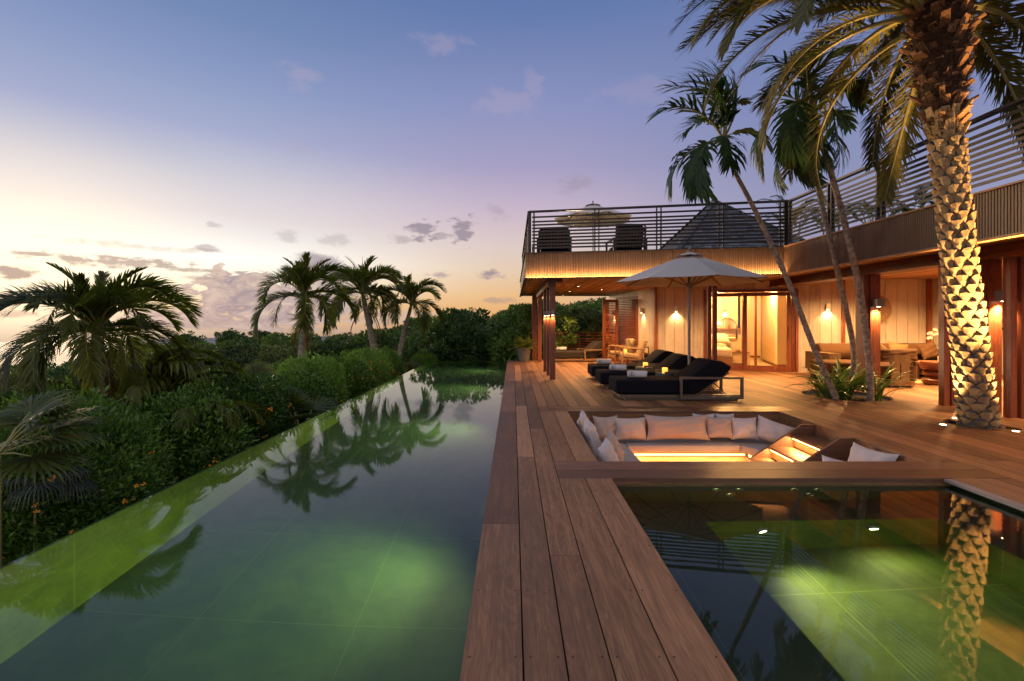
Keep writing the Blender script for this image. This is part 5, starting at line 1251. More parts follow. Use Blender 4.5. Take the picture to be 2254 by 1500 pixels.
DEAD = frond_mesh('frond_mesh', 1.15, -20, -88, 40, .30, .016, leaf('dead_frond', (.12, .06, .025), (.22, .12, .05), .2), vee=20, fwd=55, droop=.6, seed=9, start=.15, rib=.014, bendp=.6)
for px_, py_, Y_, sp_ in ((806, 690, 15.5, ((340, 1.0), (200, .9), (20, .8))), (668, 708, 11.6, ((150, .8), (310, .7))), (222, 800, 6.0, ((330, .7),))):
    r0_ = next(o for o in C.objects if o.name.startswith('palm_tree') and o.type == 'EMPTY' and abs(o.location.y - Y_) < .1)
    for a_, s_ in sp_: link_mesh('dead_frond', DEAD, r0_, P(px_, py_, Y_) - r0_.location + Vector((0, 0, .15)), (0, 0, R(a_)), s_)
# ---- three slim palms in the planter
SP = [frond_mesh('frond_mesh', 1.15, 55, -55, 26, .46, .058, M_frond_slim, vee=18, fwd=40, droop=.30, seed=s, start=.2, rib=.016, bendp=1.1, jit=.5) for s in (21, 22)] + \
     [frond_mesh('frond_mesh', 1.1, 25, -80, 26, .46, .058, M_frond_slim, vee=10, fwd=38, droop=.45, seed=s, start=.2, rib=.016, bendp=.9, jit=.5) for s in (23, 24)]
def slim_palm(lab, pts, rads, shaft, specs, S):
    root = thing('slim_palm', lab, 'palm tree', pts[0], 0, 'slim ringed palms in the deck planter'); o0 = Vector(pts[0]); loc = [Vector(p) - o0 for p in pts]
    mb = MB(); ring_trunk(mb, loc, rads, .045, .07); mb.build('trunk', M_bark, root)
    td = (loc[-1] - loc[-2]).normalized(); MB().tube([loc[-1] - td * .02, loc[-1] + td * shaft * .5, loc[-1] + td * shaft], [rads[-1] * 1.25, rads[-1] * 1.35, rads[-1] * .6], 12).build('crownshaft', M_shaft, root)
    add_fronds(root, SP, specs, loc[-1] + td * shaft * .88); return root
slim_palm('left slim palm leaning hard left with wind blown fronds', [(5.60, 8.22, -.1), tp(1835, 865, 8.2), tp(1790, 762, 8.12), tp(1735, 620, 8.0), tp(1665, 470, 7.8), tp(1615, 375, 7.65), tp(1604, 345, 7.6)], [.052, .05, .046, .042, .038, .034, .032], .32,
          [(172, 44, 1.25, 0), (160, 68, 1.25, 0), (182, 58, 1.1, 1), (190, 14, 1.15, 1), (165, -14, 1.1, 2), (205, -30, 1.05, 3), (150, 62, .9, 0), (230, 48, .9, 1), (20, 55, .75, 0), (330, 10, .7, 2), (185, -45, .95, 2), (120, 20, .9, 1), (260, -20, .8, 3)], 1)
slim_palm('middle slim palm standing between its two neighbours', [(6.32, 8.95, -.1), tp(1880, 790, 8.7), tp(1862, 680, 8.4), tp(1830, 540, 8.0), tp(1802, 420, 7.8), tp(1790, 345, 7.7), tp(1788, 318, 7.7)], [.05, .048, .045, .04, .036, .032, .03], .30,
          [(180, 30, 1.0, 0), (215, -10, 1.0, 3), (160, -35, 1.0, 2), (250, -25, .95, 3), (300, -35, .9, 2), (90, 30, .8, 1), (20, 5, .8, 1), (340, 50, .7, 0), (195, -60, .9, 3)], 1)
slim_palm('right slim palm, tallest of the three, reaching the date palm fronds', [(6.16, 8.15, -.1), tp(1913, 800, 7.95), tp(1896, 660, 7.75), tp(1866, 520, 7.45), tp(1832, 390, 7.3), tp(1803, 290, 7.2), tp(1797, 268, 7.2)], [.058, .054, .05, .046, .042, .038, .036], .42,
          [(185, 20, 1.0, 0), (165, -20, 1.1, 2), (210, -40, 1.0, 3), (240, 10, .9, 1), (280, -30, .9, 2), (60, 20, .9, 0), (10, -5, .9, 1), (330, 40, .8, 0), (140, 45, .9, 1)], 1)
# planter foliage
def straps(lab, c, n, L0, L1, seed, spread=.5, m_=None, w=.045, name='strap_leaf_plant', out=None):
    rr = random.Random(seed); mb = MB(); root = thing(name, lab, 'plant', c)
    for k in range(n):
        a = rr.uniform(0, 6.28); r0 = rr.uniform(0, spread); st_ = Vector((r0 * math.cos(a) * rr.random(), r0 * math.sin(a) * rr.random(), 0)); L = rr.uniform(L0, L1); e0 = rr.uniform(50, 88); e1 = rr.uniform(-70, 30); pts = [st_]; N = 9
        for i in range(N): e = R(e0 + (e1 - e0) * ((i / N) ** 1.4)); pts.append(pts[-1] + Vector((math.cos(a) * math.cos(e), math.sin(a) * math.cos(e), math.sin(e))) * L / N)
        sd = Vector((-math.sin(a), math.cos(a), 0)); mb.rnd(); vs = []
        for i, p in enumerate(pts):
            h = w / 2 * (min(1, .45 + i / N * 1.4)) * (1 - max(0, (i / N - .6) / .4) ** 1.8); vs += [p + sd * h, p - Vector((0, 0, h * .5)), p - sd * h]
        fs = []
        for i in range(N): b = i * 3; fs += [(b, b + 1, b + 4, b + 3), (b + 1, b + 2, b + 5, b + 4)]
        mb.add(vs, fs)
    mb.build('leaves', m_ or M_strap, root, angle=80); return root
MB().lathe([(0, -.06), (.70, -.06)], 30, (6.05, 8.62, 0)).build('planter_soil', M_soil).__setitem__('kind', 'structure')
MB().lathe([(0, -.05), (.40, -.05)], 30, (6.10, 6.17, 0)).build('palm_pit_soil', M_soil).__setitem__('kind', 'structure')
straps('glossy strap leaved plant at the left of the planter hole', (5.62, 8.45, -.05), 46, .45, .85, 1, .25)
straps('upright strap leaved plant between the slim palm trunks', (6.02, 8.62, -.05), 44, .5, 1.0, 2, .3, w=.06)
straps('strap leaved plant at the right of the planter hole', (6.42, 8.40, -.05), 36, .45, .85, 3, .22)
straps('low dark strap leaved plant at the back of the planter hole', (6.2, 9.0, -.05), 30, .4, .75, 4, .25)

# ---- date palm
root = thing('date_palm', 'stout date palm with scaled trunk lit from the deck', 'palm tree', (6.10, 6.17, -.05))
TPX = [(2150, 945, 6.17), (2147, 880, 6.05), (2138, 780, 5.85), (2122, 660, 5.6), (2110, 560, 5.42), (2100, 460, 5.32), (2090, 370, 5.28), (2082, 300, 5.25), (2075, 200, 5.22), (2070, 100, 5.2), (2067, 30, 5.2), (2066, -30, 5.2)]
TW = [45, 41, 39, 38, 37, 36, 36, 42, 60, 72, 70, 54]
o0 = Vector((6.10, 6.17, -.05)); cl = [P(*q) - o0 for q in TPX]; cl[0] = Vector((0, 0, -.02)); cr_ = [w_ * q_[2] / F_PX / 1.33 for w_, q_ in zip(TW, TPX)]
def at_h(z):
    for i in range(len(cl) - 1):
        if z <= cl[i + 1].z or i == len(cl) - 2:
            u = (z - cl[i].z) / (cl[i + 1].z - cl[i].z); u = max(0, min(1, u)); return cl[i].lerp(cl[i + 1], u), cr_[i] + (cr_[i + 1] - cr_[i]) * u
ZT = cl[-1].z; ZS = cl[6].z; ZC = cl[7].z
mb = MB(); zs = [ZT * i / 60 for i in range(61)]; mb.tube([at_h(z)[0] for z in zs], [at_h(z)[1] - .035 for z in zs], 24); mb.build('trunk', M_scar, root)
mb = MB(); zs = [ZC - .1 + (ZT - ZC + .1) * i / 30 for i in range(31)]; mb.tube([at_h(z)[0] for z in zs], [at_h(z)[1] - .028 for z in zs], 24); mb.build('fibre_sheath', M_fibre, root)
rr = random.Random(3); mb = MB(); z = .02; row = 0; PER = 7
while z < ZC - .10:
    for k in range(PER):
        th_ = 2 * math.pi * (k + (row % 2) * .5 + rr.uniform(-.05, .05)) / PER; c, r_ = at_h(z + rr.uniform(-.015, .015)); hw = math.pi / PER * rr.uniform(.90, 1.02); hh = .122 * rr.uniform(.9, 1.1); zz = z + rr.uniform(-.014, .014); mb.rnd()
        def pt(dth, dz, dr): t = th_ + dth; q, _ = at_h(max(0, zz + dz)); return Vector((q.x + math.cos(t) * (r_ + dr), q.y + math.sin(t) * (r_ + dr), zz + dz))
        o_ = rr.uniform(.020, .034)
        vs = [pt(0, -hh * .95, -.03), pt(-hw * .78, -hh * .50, -.014), pt(-hw, 0, -.022), pt(-hw * .62, hh * .30, o_ * .7), pt(0, hh * rr.uniform(.26, .40), o_ * 1.25), pt(hw * .62, hh * rr.uniform(.2, .36), o_ * .7), pt(hw, 0, -.022), pt(hw * .78, -hh * .50, -.014), pt(0, -hh * .15, o_ * .95),
              pt(-hw * .5, hh * .62, -.045), pt(0, hh * .75, -.045), pt(hw * .5, hh * .62, -.045)]
        mb.add(vs, [(0, 8, 1), (1, 8, 2), (2, 8, 3), (3, 8, 4), (4, 8, 5), (5, 8, 6), (6, 8, 7), (7, 8, 0)])
        nf = len(mb.f)
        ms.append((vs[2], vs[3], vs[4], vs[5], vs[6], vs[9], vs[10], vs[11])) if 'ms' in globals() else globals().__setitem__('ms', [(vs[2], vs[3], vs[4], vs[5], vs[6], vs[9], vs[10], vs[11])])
    z += .098; row += 1
mb.build('leaf_scars', M_scale, root, angle=28)
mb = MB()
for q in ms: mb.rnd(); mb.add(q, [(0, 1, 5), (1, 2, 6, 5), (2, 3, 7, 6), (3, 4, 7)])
mb.build('scar_shelves', M_scar, root, angle=20)  # dark fibre colour on the shelves paints in shade above each lit scar
# upper rough boots
mb = MB(); z = ZC + .06; row = 0
def stub(mb, c, r_, th_, z, L, wd, el_, tk=.02, cut=True):
    d = Vector((math.cos(th_), math.sin(th_), 0)); s_ = Vector((-d.y, d.x, 0)); ax = d * math.cos(el_) + Vector((0, 0, 1)) * math.sin(el_); nn = ax.cross(s_)
    b = Vector((c.x, c.y, z)) + d * (r_ - .06); e = b + ax * L; j = rng.uniform(-.25, .25); w2 = wd * rng.uniform(.5, .8)
    mb.add([b + s_ * wd - nn * tk, b - s_ * wd - nn * tk, b - s_ * wd * .8 + nn * tk, b + s_ * wd * .8 + nn * tk, e + s_ * w2 - nn * tk * .6 + ax * j * wd, e - s_ * w2 - nn * tk * .6 - ax * j * wd, e - s_ * w2 * .8 + nn * tk * .6, e + s_ * w2 * .8 + nn * tk * .6], [(0, 1, 5, 4), (1, 2, 6, 5), (2, 3, 7, 6), (3, 0, 4, 7), (4, 5, 6, 7)])
while z < ZT - .05:
    f = (z - ZC) / (ZT - ZC)
    for k in range(15):
        th_ = 2 * math.pi * (k + (row % 2) * .5 + rr.uniform(-.35, .35)) / 15; c, r_ = at_h(z); mb.rnd(); stub(mb, c, r_ - .03, th_, z + rr.uniform(-.05, .05), rr.uniform(.10, .24), rr.uniform(.025, .06), rr.uniform(.45, 1.25), .018)
    z += .085; row += 1
mb.build('old_boots', M_boot, root, smooth=False)
mb = MB(); 
for k in range(2600):
    z = rr.uniform(ZC - .05, ZT); c, r_ = at_h(z); th_ = rr.uniform(0, 6.28); d = Vector((math.cos(th_), math.sin(th_), 0)); s_ = Vector((-d.y, d.x, 0)); p = Vector((c.x, c.y, z)) + d * (r_ - .03); e = p + d * rr.uniform(.02, .08) + s_ * rr.uniform(-.1, .1) + Vector((0, 0, rr.uniform(-.08, .10))); mb.rnd(); mb.add([p + s_ * .008, p - s_ * .008, e], [(0, 1, 2)])
mb.build('trunk_fibre', M_fibre, root, smooth=False)
mb = MB()
for row_ in range(3):
    for k in range(9):
        th_ = 2 * math.pi * (k + row_ * .33 + rr.uniform(-.1, .1)) / 9; c, r_ = at_h(ZC - .02 + row_ * .10); mb.rnd(); stub(mb, c, r_ - .01, th_, ZC - .10 + row_ * .10, rr.uniform(.18, .30), rr.uniform(.04, .062), rr.uniform(1.1, 1.4), .02)
mb.build('cut_stubs', M_cut, root, smooth=False)
DP_ = [frond_mesh('frond_mesh', 2.75, e0, e1, 160, .42, .024, M_frond_date, M_rachis, vee=26, fwd=38, droop=.22, seed=s, start=.14, rib=.036, bendp=bp_, jit=.4) for (e0, e1, bp_, s) in ((60, -42, 1.2, 41), (50, -55, 1.0, 42), (75, -25, 1.3, 43), (35, -78, .9, 44))]
rr = random.Random(9); specs = []
for i in range(46):
    lvl = i / 46; az_ = (i * 137.5 + rr.uniform(-10, 10)) % 360; lift = 22 if 205 < az_ < 345 else 0; specs.append((az_, 30 - 48 * lvl + lift + rr.uniform(-6, 6), rr.uniform(.82, 1.05), [2, 0, 0, 1, 1, 3][int(lvl * 6)]))
# fronds the photo shows arching left over the slim palms, and hanging behind the trunk
specs += [(188 + 7 * math.sin(q * 2.1) - 14 * (q % 3), -10 + 2.6 * q, 1.0 + .05 * (q % 4), q % 2) for q in range(18)]
specs += [(135 + 4.6 * q, 2 + 9 * (q % 5), .9 + .04 * (q % 3), (0, 2, 1)[q % 3]) for q in range(22)]
specs += [(176, -8, 1.02, 0), (186, -14, 1.0, 1), (196, -4, 1.0, 0), (168, -18, .98, 1), (205, -18, .95, 1), (150, -22, .92, 3), (120, -38, .85, 3), (185, 8, 1.05, 0), (172, 14, 1.05, 0), (160, 2, 1.0, 0), (340, -14, .9, 1), (20, -20, .9, 3), (8, -4, 1.0, 1), (60, -30, .9, 3)]
c, _ = at_h(ZT)
for (azd, tilt, sc, vi) in specs:
    base = Vector((c.x + .16 * math.cos(R(azd)), c.y + .16 * math.sin(R(azd)), ZT - .16 + .006 * tilt)); link_mesh('frond', DP_[vi], root, base, (R(rr.uniform(-16, 16)), R(-tilt), R(azd)), sc)

# ---- fan palms and low palms among the hedge
def fan_leaf(mb, c, d, size, nseg=26, spread=200, droop=.35, w=.03):
    d = d.normalized(); s_ = d.cross(Vector((0, 0, 1)));  s_ = s_.normalized() if s_.length > .1 else Vector((1, 0, 0)); n_ = s_.cross(d).normalized()
    for k in range(nseg):
        a = R(-spread / 2 + spread * k / (nseg - 1)); dv = d * math.cos(a) + s_ * math.sin(a); L = size * (.75 + .25 * math.cos(a * .8)) * rng.uniform(.93, 1.05)
        side = dv.cross(n_); mb.rnd(); ww = size * w * 1.5
        q = [c, c + dv * L * .45 + n_ * size * .03 * (-1) ** k, c + dv * L * .8 + Vector((0, 0, -droop * L * .12)), c + dv * L + Vector((0, 0, -droop * L * .45))]
        hs = [.002, ww, ww * .55, .001]; vs = []
        for p, h in zip(q, hs): vs += [p + side * h, p - side * h]
        mb.add(vs, [(0, 1, 3, 2), (2, 3, 5, 4), (4, 5, 7, 6)])
def fan_palm(lab, c, S, n, seed, m_=None, dirs=None, stem=.5, droop=.4):
    rr = random.Random(seed); root = thing('fan_palm', lab, 'palm plant', c, 0, 'low fan palms among the hedge'); mb = MB(); ms_ = MB()
    for k in range(n):
        if dirs: a, e = dirs[k % len(dirs)]; a, e = R(a + rr.uniform(-6, 6)), R(e)
        else: a, e = rr.uniform(0, 6.28), rr.uniform(.25, 1.3)
        d = Vector((math.cos(a) * math.cos(e), math.sin(a) * math.cos(e), math.sin(e))); L = stem * S * rr.uniform(.8, 1.2); p = d * L + Vector((0, 0, -.08 * L)); ms_.tube([(0, 0, 0), d * L * .5, p], [.012 * S, .009 * S, .006 * S], 5); dd_ = (d + Vector((0, 0, -.35))).normalized(); fan_leaf(mb, p, dd_, .55 * S * rr.uniform(.85, 1.1), droop=droop)
    ms_.tube([(0, 0, ground_z(c[0], c[1]) - c[2]), (0, 0, .02)], [.028 * S, .022 * S], 8)
    mb.build('fan_leaves', m_ or M_fan, root, smooth=False); ms_.build('leaf_stalks', M_rachis, root); return root
fan_palm('fan palm with stiff yellow green leaves at the left picture edge', (-3.92, 3.60, .34), .70, 10, 1, dirs=[(30, 40), (60, 30), (10, 20), (100, 50), (-30, 30), (150, 40), (45, 58), (15, 48), (200, 50), (-10, 5)])
fan_palm('drooping blue grey fan palm low in front of the near hedge', (-4.0, 3.95, -.02), .40, 6, 2, M_fanb, [(10, 28), (-35, 20), (50, 30), (-80, 35), (90, 40), (20, 5), (-10, 50)], droop=1.4)
fan_palm('fan palm growing between the hedge shrubs, pale leaf edges', (-3.55, 7.9, -.55), .95, 11, 3, None, stem=.6)
fan_palm('small fan palm behind the hedge near the flowering palm', (-4.75, 8.6, .0), .7, 7, 4, M_fan, [(60, 70), (110, 72), (80, 80), (140, 60), (30, 60), (95, 66), (0, 50)])
fan_palm('dark low fan palm at the far corner of the infinity pool', (-3.4, 15.8, -.7), .9, 9, 5)
# broad young palm right of the big palm
YP = [frond_mesh('frond_mesh', 1.7, 78, -35, 48, .55, .045, M_frond, vee=20, fwd=50, droop=.7, seed=s, start=.18, rib=.02, bendp=1.4, jit=.4) for s in (51, 52)]
def clump(lab, c, S, specs, meshes, name='palm_clump'):
    root = thing(name, lab, 'palm plant', c, 0, 'stemless palms in the garden'); add_fronds(root, meshes, specs, (0, 0, 0)); return root
clump('stemless young palm arching right beside the big backlit palm', (P(330, 800, 6.6).x, 6.6, -.20), 1, [(0, 5, 1, 0), (30, -5, .95, 1), (-25, 8, 1, 1), (60, 12, .9, 0), (-60, 0, .9, 0), (100, 15, .9, 1), (150, 10, .85, 0), (200, 5, .8, 1), (10, -22, .85, 0), (-10, 25, .95, 1), (40, 24, .9, 0)], YP)
clump('low stemless palm with drooping leaves under the big backlit palm', (P(190, 800, 5.8).x, 5.8, -.45), 1, [(170, 5, .85, 0), (200, -8, .85, 1), (140, 12, .85, 1), (100, 14, .8, 0), (230, 5, .8, 0), (60, 10, .8, 1), (20, 0, .75, 0), (280, -5, .8, 1), (185, 28, .85, 0)], YP)
clump('stemless palm whose fronds hang over the hedge top', (P(420, 850, 6.2).x, 6.2, -.25), 1, [(0, -12, .7, 0), (-30, -8, .7, 1), (30, -10, .65, 0), (-60, -4, .65, 1), (90, 8, .6, 0)], YP)

# ---- areca palms beyond the terrace
AP = [frond_mesh('frond_mesh', 1.5, 75, -30, 34, .34, .026, M_frond, vee=20, fwd=45, droop=.4, seed=s, start=.25, rib=.012, bendp=1.4) for s in (61, 62)]
for i, (px, py, Y, S, lab) in enumerate(((1745, 470, 15, 1.15, 'feathery palm clump just right of the slate roof'), (1830, 470, 14.5, 1.0, 'feathery palm clump behind the railing by the slim palms'), (1925, 455, 13, .95, 'feathery palm clump behind the middle of the right railing'), (2010, 440, 12.6, .9, 'small feathery palm clump left of the date palm trunk'))):
    b = P(px, py, Y); root = thing('areca_palm', lab, 'palm plant', (b.x, Y, 2.895), 0, 'feathery palms on the roof terrace')
    rr = random.Random(70 + i); H_ = max(.3, b.z - 2.9 - .3); mb = MB()
    for k in range(5): a = k * 1.3; mb.tube([(.15 * math.cos(a), .15 * math.sin(a), 0), (.22 * math.cos(a), .22 * math.sin(a), H_)], [.03, .018], 6)
    mb.build('stems', M_shaft, root)
    for k in range(16): a = k * 137.5; link_mesh('frond', AP[k % 2], root, (.2 * math.cos(R(a)), .2 * math.sin(R(a)), H_ * rr.uniform(.7, 1)), (0, R(rr.uniform(-20, 15)), R(a)), S * rr.uniform(.6, .8))

# ================================================================ leaf crowns
def leafcloud(mb, n, lobes, size, rr, up=.35, shell=.55, aspect=2.2):
    tot = sum(l[1][0] * l[1][1] for l in lobes)
    for (c, r_) in lobes:
        m_ = int(n * r_[0] * r_[1] / tot); c = Vector(c)
        for _ in range(m_):
            z = rr.uniform(-1, 1); a = rr.uniform(0, 6.283); q = math.sqrt(1 - z * z); u = Vector((q * math.cos(a), q * math.sin(a), z)); k = shell + (1 - shell) * rr.random() ** .6; k *= 1 + rr.gauss(0, .06)
            p = c + Vector((u.x * r_[0], u.y * r_[1], u.z * r_[2])) * k
            d = (u * .7 + Vector((rr.gauss(0, .6), rr.gauss(0, .6), rr.gauss(0, .5) + up))).normalized(); s_ = d.cross(Vector((rr.gauss(0, 1), rr.gauss(0, 1), rr.gauss(0, 1)))).normalized(); L = size * rr.uniform(.7, 1.3); w_ = L / aspect
            mb.cur = rr.random(); b = len(mb.v); nn = d.cross(s_) * (w_ * .25)
            mb.v += [tuple(p), tuple(p + d * L * .45 + s_ * w_ * .5 + nn), tuple(p + d * L), tuple(p + d * L * .45 - s_ * w_ * .5 + nn)]
            mb.f += [(b, b + 1, b + 2), (b, b + 2, b + 3)]; mb.r += [mb.cur, mb.cur]
def mesh_of(mb, name, m_):
    me = bpy.data.meshes.new(name); me.from_pydata(mb.v, [], mb.f); at = me.attributes.new('rnd', 'FLOAT', 'FACE'); at.data.foreach_set('value', mb.r); me.materials.append(m_); me.update(); return me
# hedge shrubs
def shrub_mesh(n, size, seed, rx=.86, rz=.92):
    rr = random.Random(seed); mb = MB(); lobes = [((0, 0, 0), (rx, rx, rz))]
    for k in range(9): a = rr.uniform(0, 6.28); lobes.append(((rx * .55 * math.cos(a), rx * .55 * math.sin(a), rr.uniform(-.5, .55) * rz), (rx * .5, rx * .5, rz * .42)))
    leafcloud(mb, n, lobes, size, rr, .45, .72, 2.4); return mesh_of(mb, 'shrub_foliage', M_bush)
SH = [shrub_mesh(26000, .060, 1, .80), shrub_mesh(15000, .070, 2, .78), shrub_mesh(12000, .080, 3, .74)]
HEDGE = [(-4.05, 4.55, .62, 0, .98, 'nearest rounded hedge shrub with orange flowers at lower left'), (-3.75, 5.75, .50, 1, .92, 'second hedge shrub from the camera, flowers on its right side'), (-4.0, 7.1, .58, 1, .95, 'third hedge shrub, under the drooping palm fronds'),
         (-3.9, 8.9, .42, 2, .95, 'fourth hedge shrub, behind the pale edged fan palm'), (-4.15, 10.3, .62, 1, .95, 'fifth hedge shrub, in front of the flowering palm'), (-3.95, 11.9, .56, 2, .92, 'sixth hedge shrub, right of the flowering palm trunk'), (-3.9, 13.4, .56, 1, .88, 'seventh hedge shrub with many orange flowers'), (-3.85, 14.9, .52, 2, .85, 'eighth hedge shrub, by the base of the shaggy palm'),
         (-5.3, 5.4, .60, 2, .95, 'dark hedge shrub behind the nearest one, by the big palm'), (-5.5, 8.2, .55, 2, 1.0, 'dark hedge shrub in the second row behind the fan palm'), (-5.6, 11.2, .3, 2, 1.0, 'dark hedge shrub in the second row behind the flowering palm'), (-5.6, 3.6, -.25, 2, 1.0, 'dark shrub low on the slope at the left picture edge'), (-6.6, 5.0, -.1, 2, 1.1, 'dark shrub down the slope behind the big palm'), (-3.3, 17.3, .25, 2, .7, 'low flowering shrub at the far left corner of the pool'), (-.15, 17.4, -.05, 2, .55, 'low shrub at the pool end beside the potted plant'), (-1.6, 17.9, .0, 2, .7, 'dark shrub behind the far edge of the pool')]
for i, (x, y, zt, v, s_, lab) in enumerate(HEDGE):
    if i < 8: x -= .22
    rr = random.Random(100 + i); gz = ground_z(x, y); zc = zt - .92 * s_; root = thing('hedge_shrub', lab, 'shrub', (x, y, gz), 0, 'rounded flowering shrubs along the pool')
    link_mesh('foliage', SH[v], root, (0, 0, zc - gz), (0, 0, rr.uniform(0, 6.28)), (s_, s_, s_))
    if v != 0 or True: link_mesh('lower_foliage', SH[2], root, (rr.uniform(-.1, .1), rr.uniform(-.1, .1), zc - gz - .75 * s_), (0, 0, rr.uniform(0, 6.28)), (s_ * .9, s_ * .9, s_ * .8))
    mb = MB(); mb.tube([(0, 0, 0), (.03, .02, zc - gz)], [.05, .02], 6)
    for k in range(5): a = k * 1.25; mb.tube([(0, 0, .3), (.3 * math.cos(a) * s_, .3 * math.sin(a) * s_, zc - gz)], [.02, .008], 5)
    mb.build('stems', M_barkd, root)
    if i in (0, 1, 2, 3, 5, 6, 7, 11):
        mb = MB()
        for k in range(26 if i in (6,) else 12):
            a = rr.uniform(-1.9, .7); e = rr.uniform(-.7, .6); d = Vector((math.cos(a) * math.cos(e), math.sin(a) * math.cos(e), math.sin(e))); c = Vector((d.x * .93 * s_, d.y * .93 * s_, zc - gz + d.z * .98 * s_))
            for q in range(4):
                cc = c + Vector((rr.gauss(0, .022), rr.gauss(0, .022), rr.gauss(0, .02)))
                for j in range(5):
                    b_ = Vector((rr.gauss(0, 1), rr.gauss(0, 1), rr.gauss(0, 1))).normalized(); s2 = d.cross(b_).normalized() * .011; mb.rnd(); mb.add([cc, cc + b_ * .010 + s2 * .6, cc + b_ * .019, cc + b_ * .010 - s2 * .6], [(0, 1, 2, 3)])
        mb.build('blossoms', M_flower, root, smooth=False)
# ground cover
rr = random.Random(5); mb = MB()
for _ in range(34000):
    x = -3.0 - 6 * rr.random() ** 1.6; y = rr.uniform(-1, 18); z = ground_z(x, y) + rr.uniform(0, .16); d = Vector((rr.gauss(0, .6), rr.gauss(0, .6), .7)).normalized(); s_ = d.cross(Vector((rr.gauss(0, 1), rr.gauss(0, 1), .1))).normalized(); L = rr.uniform(.04, .09); mb.rnd(); b = len(mb.v)
    mb.v += [(x, y, z), tuple(Vector((x, y, z)) + d * L * .5 + s_ * L * .22), tuple(Vector((x, y, z)) + d * L), tuple(Vector((x, y, z)) + d * L * .5 - s_ * L * .22)]; mb.f += [(b, b + 1, b + 2), (b, b + 2, b + 3)]; mb.r += [mb.cur] * 2
tag(mb.build('ground_cover', M_bush, smooth=False), 'dark low leaves covering the soil beside the pool', 'ground cover', kind='stuff')

# ---- hillside trees
def tree_mesh(n, size, seed, rx, rz, m_, nl=13):
    rr = random.Random(seed); mb = MB(); lobes = [((0, 0, 0), (rx * .72, rx * .72, rz * .7))]
    for k in range(nl):
        a = rr.uniform(0, 6.28); e = rr.uniform(-.5, 1.2); q = rr.uniform(.55, .85); lobes.append(((rx * q * math.cos(a) * math.cos(e), rx * q * math.sin(a) * math.cos(e), rz * q * math.sin(e)), (rx * rr.uniform(.24, .42), rx * rr.uniform(.24, .42), rz * rr.uniform(.2, .36))))
    for k in range(16):
        a = rr.uniform(0, 6.28); e = rr.uniform(.1, 1.3); lobes.append(((rx * 1.0 * math.cos(a) * math.cos(e), rx * 1.0 * math.sin(a) * math.cos(e), rz * 1.0 * math.sin(e)), (rx * .11, rx * .11, rz * .13)))
    leafcloud(mb, n, lobes, size, rr, .35, .62, 2.0); return mesh_of(mb, 'tree_crown', m_)
TN = [tree_mesh(13000, .15, 5, 2.0, 1.5, M_tree), tree_mesh(13000, .14, 6, 2.1, 1.4, M_tree2), tree_mesh(12000, .16, 7, 1.9, 1.7, M_tree)]
TF = [tree_mesh(6500, .26, 8, 2.1, 1.5, M_tree), tree_mesh(6500, .25, 9, 2.2, 1.4, M_tree2), tree_mesh(6500, .28, 10, 2.0, 1.7, M_tree)]
mb = MB(); mb.tube([(0, 0, 0), (.08, .05, 1.2), (.0, .1, 2.4)], [.16, .12, .07], 8)
for k in range(6): a = k * 1.05; mb.tube([(.04, .05, 1.1 + .15 * k), (.8 * math.cos(a), .8 * math.sin(a), 2.2), (1.3 * math.cos(a), 1.3 * math.sin(a), 2.8)], [.07, .05, .02], 5)
tmp = mb.build('tree_trunk', M_barkd); TR = tmp.data; bpy.data.objects.remove(tmp)
rr = random.Random(77); ROWS = [(19.2, 2.5, 330, 1390), (22.5, 2.7, -80, 1400), (27, 3.0, -80, 1400), (33, 3.4, -80, 1400), (41, 3.8, -60, 1400), (50, 4.2, -40, 1400), (60, 4.6, 250, 1400)]
ti = 0; ALLT = []
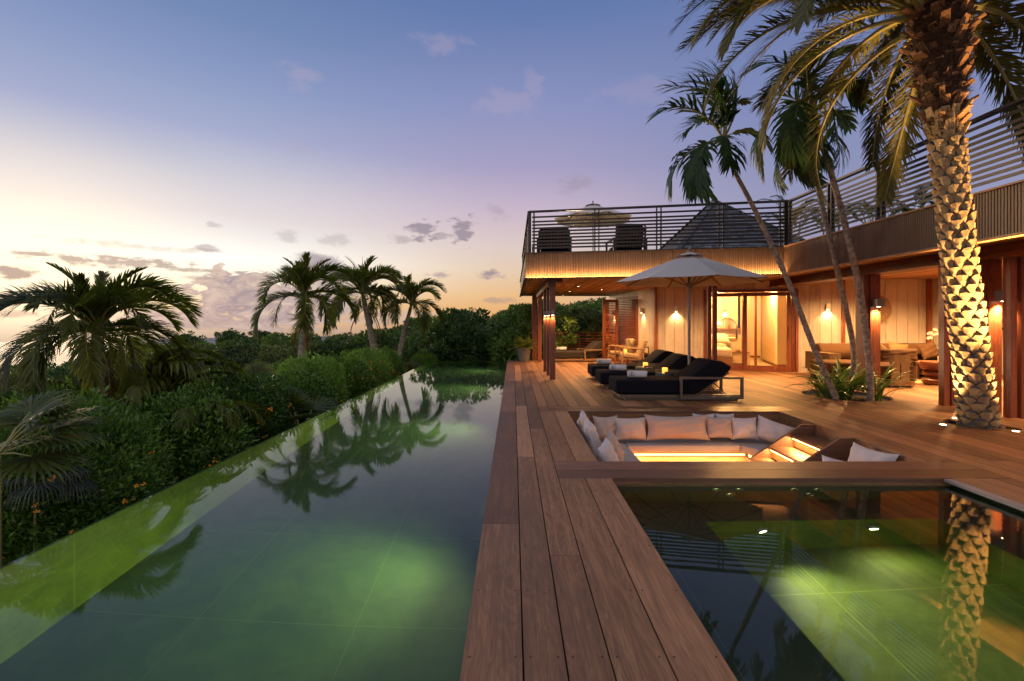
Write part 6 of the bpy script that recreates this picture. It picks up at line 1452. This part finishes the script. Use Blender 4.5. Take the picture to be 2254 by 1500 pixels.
for (Y, stp, xa, xb) in ROWS:
    X = (xa - VX) * Y / F_PX + rr.uniform(0, 1)
    while X < (xb - VX) * Y / F_PX:
        y = Y + rr.uniform(-1.1, 1.1); x = X + rr.uniform(-.5, .5); s_ = rr.uniform(.8, 1.18) * (1 if Y < 30 else 1.12); zt = top_z(x, y) + rr.uniform(-.55, .35) * (1.3 if Y > 35 else 1)
        if x < 4.2 or Y > 19.5:
            tz = zt - 1.5 * s_; gz = min(ground_z(x, y), tz - 1.0)
            root = thing('hill_tree', 'dense green tree in the wooded hillside beyond the pool', 'tree', (x, y, gz), rr.uniform(0, 6.28), 'trees on the wooded hillside')
            link_mesh('crown', (TN if Y < 30 else TF)[rr.randrange(3)], root, (0, 0, tz - gz), (0, 0, 0), (s_ * 1.02, s_ * 1.02, s_))
            link_mesh('trunk', TR, root, (0, 0, 0), (0, 0, 0), (1, 1, (tz - gz) / 2.4))
            px_ = VX + F_PX * x / y
            sec = next(n for lim, n in ((60, 'at the left picture edge'), (330, 'behind the big backlit palm'), (560, 'left of the flowering palm'), (735, 'behind the flowering palm'), (860, 'behind the shaggy palm'), (960, 'behind the slender leaning palm'), (1110, 'beyond the far end of the pool'), (1210, 'behind the porch posts'), (9999, 'seen through the open porch')) if px_ < lim)
            rank = ['in the front rank', 'in the second rank', 'in the third rank', 'in the fourth rank', 'in the fifth rank', 'in the sixth rank', 'on the far ridge'][[r_[0] for r_ in ROWS].index(Y)]
            tone = 'large' if s_ > 1.08 else ('small' if s_ < .92 else 'mid sized')
            ALLT.append((px_, root, f'{tone} hillside tree {rank} {sec}')); ti += 1
        X += stp * s_
from collections import defaultdict
grp_ = defaultdict(list)
for q in ALLT: grp_[q[2]].append(q)
for lab, lst in grp_.items():
    lst.sort(key=lambda q: q[0]); names = {1: [''], 2: [', left one', ', right one'], 3: [', left one', ', middle one', ', right one']}.get(len(lst), [f', {w_} from the left' for w_ in ('first', 'second', 'third', 'fourth', 'fifth', 'sixth')])
    for q, nme in zip(lst, names): q[1]['label'] = lab + nme
# lower storey of the slope so the hillside stays closed
mb = MB(); rr = random.Random(6)
for _ in range(60000):
    Y = 17.3 + 45 * rr.random() ** 1.6; px = rr.uniform(-120, 1420); x = (px - VX) * Y / F_PX; z = ground_z(x, Y) + rr.uniform(0, 1.6); L = rr.uniform(.10, .2) * (1 + Y / 45); p = Vector((x, Y, z)); d = Vector((rr.gauss(0, .6), rr.gauss(0, .6), .6)).normalized(); s_ = d.cross(Vector((rr.gauss(0, 1), rr.gauss(0, 1), .1))).normalized(); mb.rnd(); b = len(mb.v)
    mb.v += [tuple(p), tuple(p + d * L * .5 + s_ * L * .3), tuple(p + d * L), tuple(p + d * L * .5 - s_ * L * .3)]; mb.f += [(b, b + 1, b + 2), (b, b + 2, b + 3)]; mb.r += [mb.cur] * 2
tag(mb.build('undergrowth', M_tree, smooth=False), 'dark undergrowth filling the slope between the trees', 'undergrowth', kind='stuff')
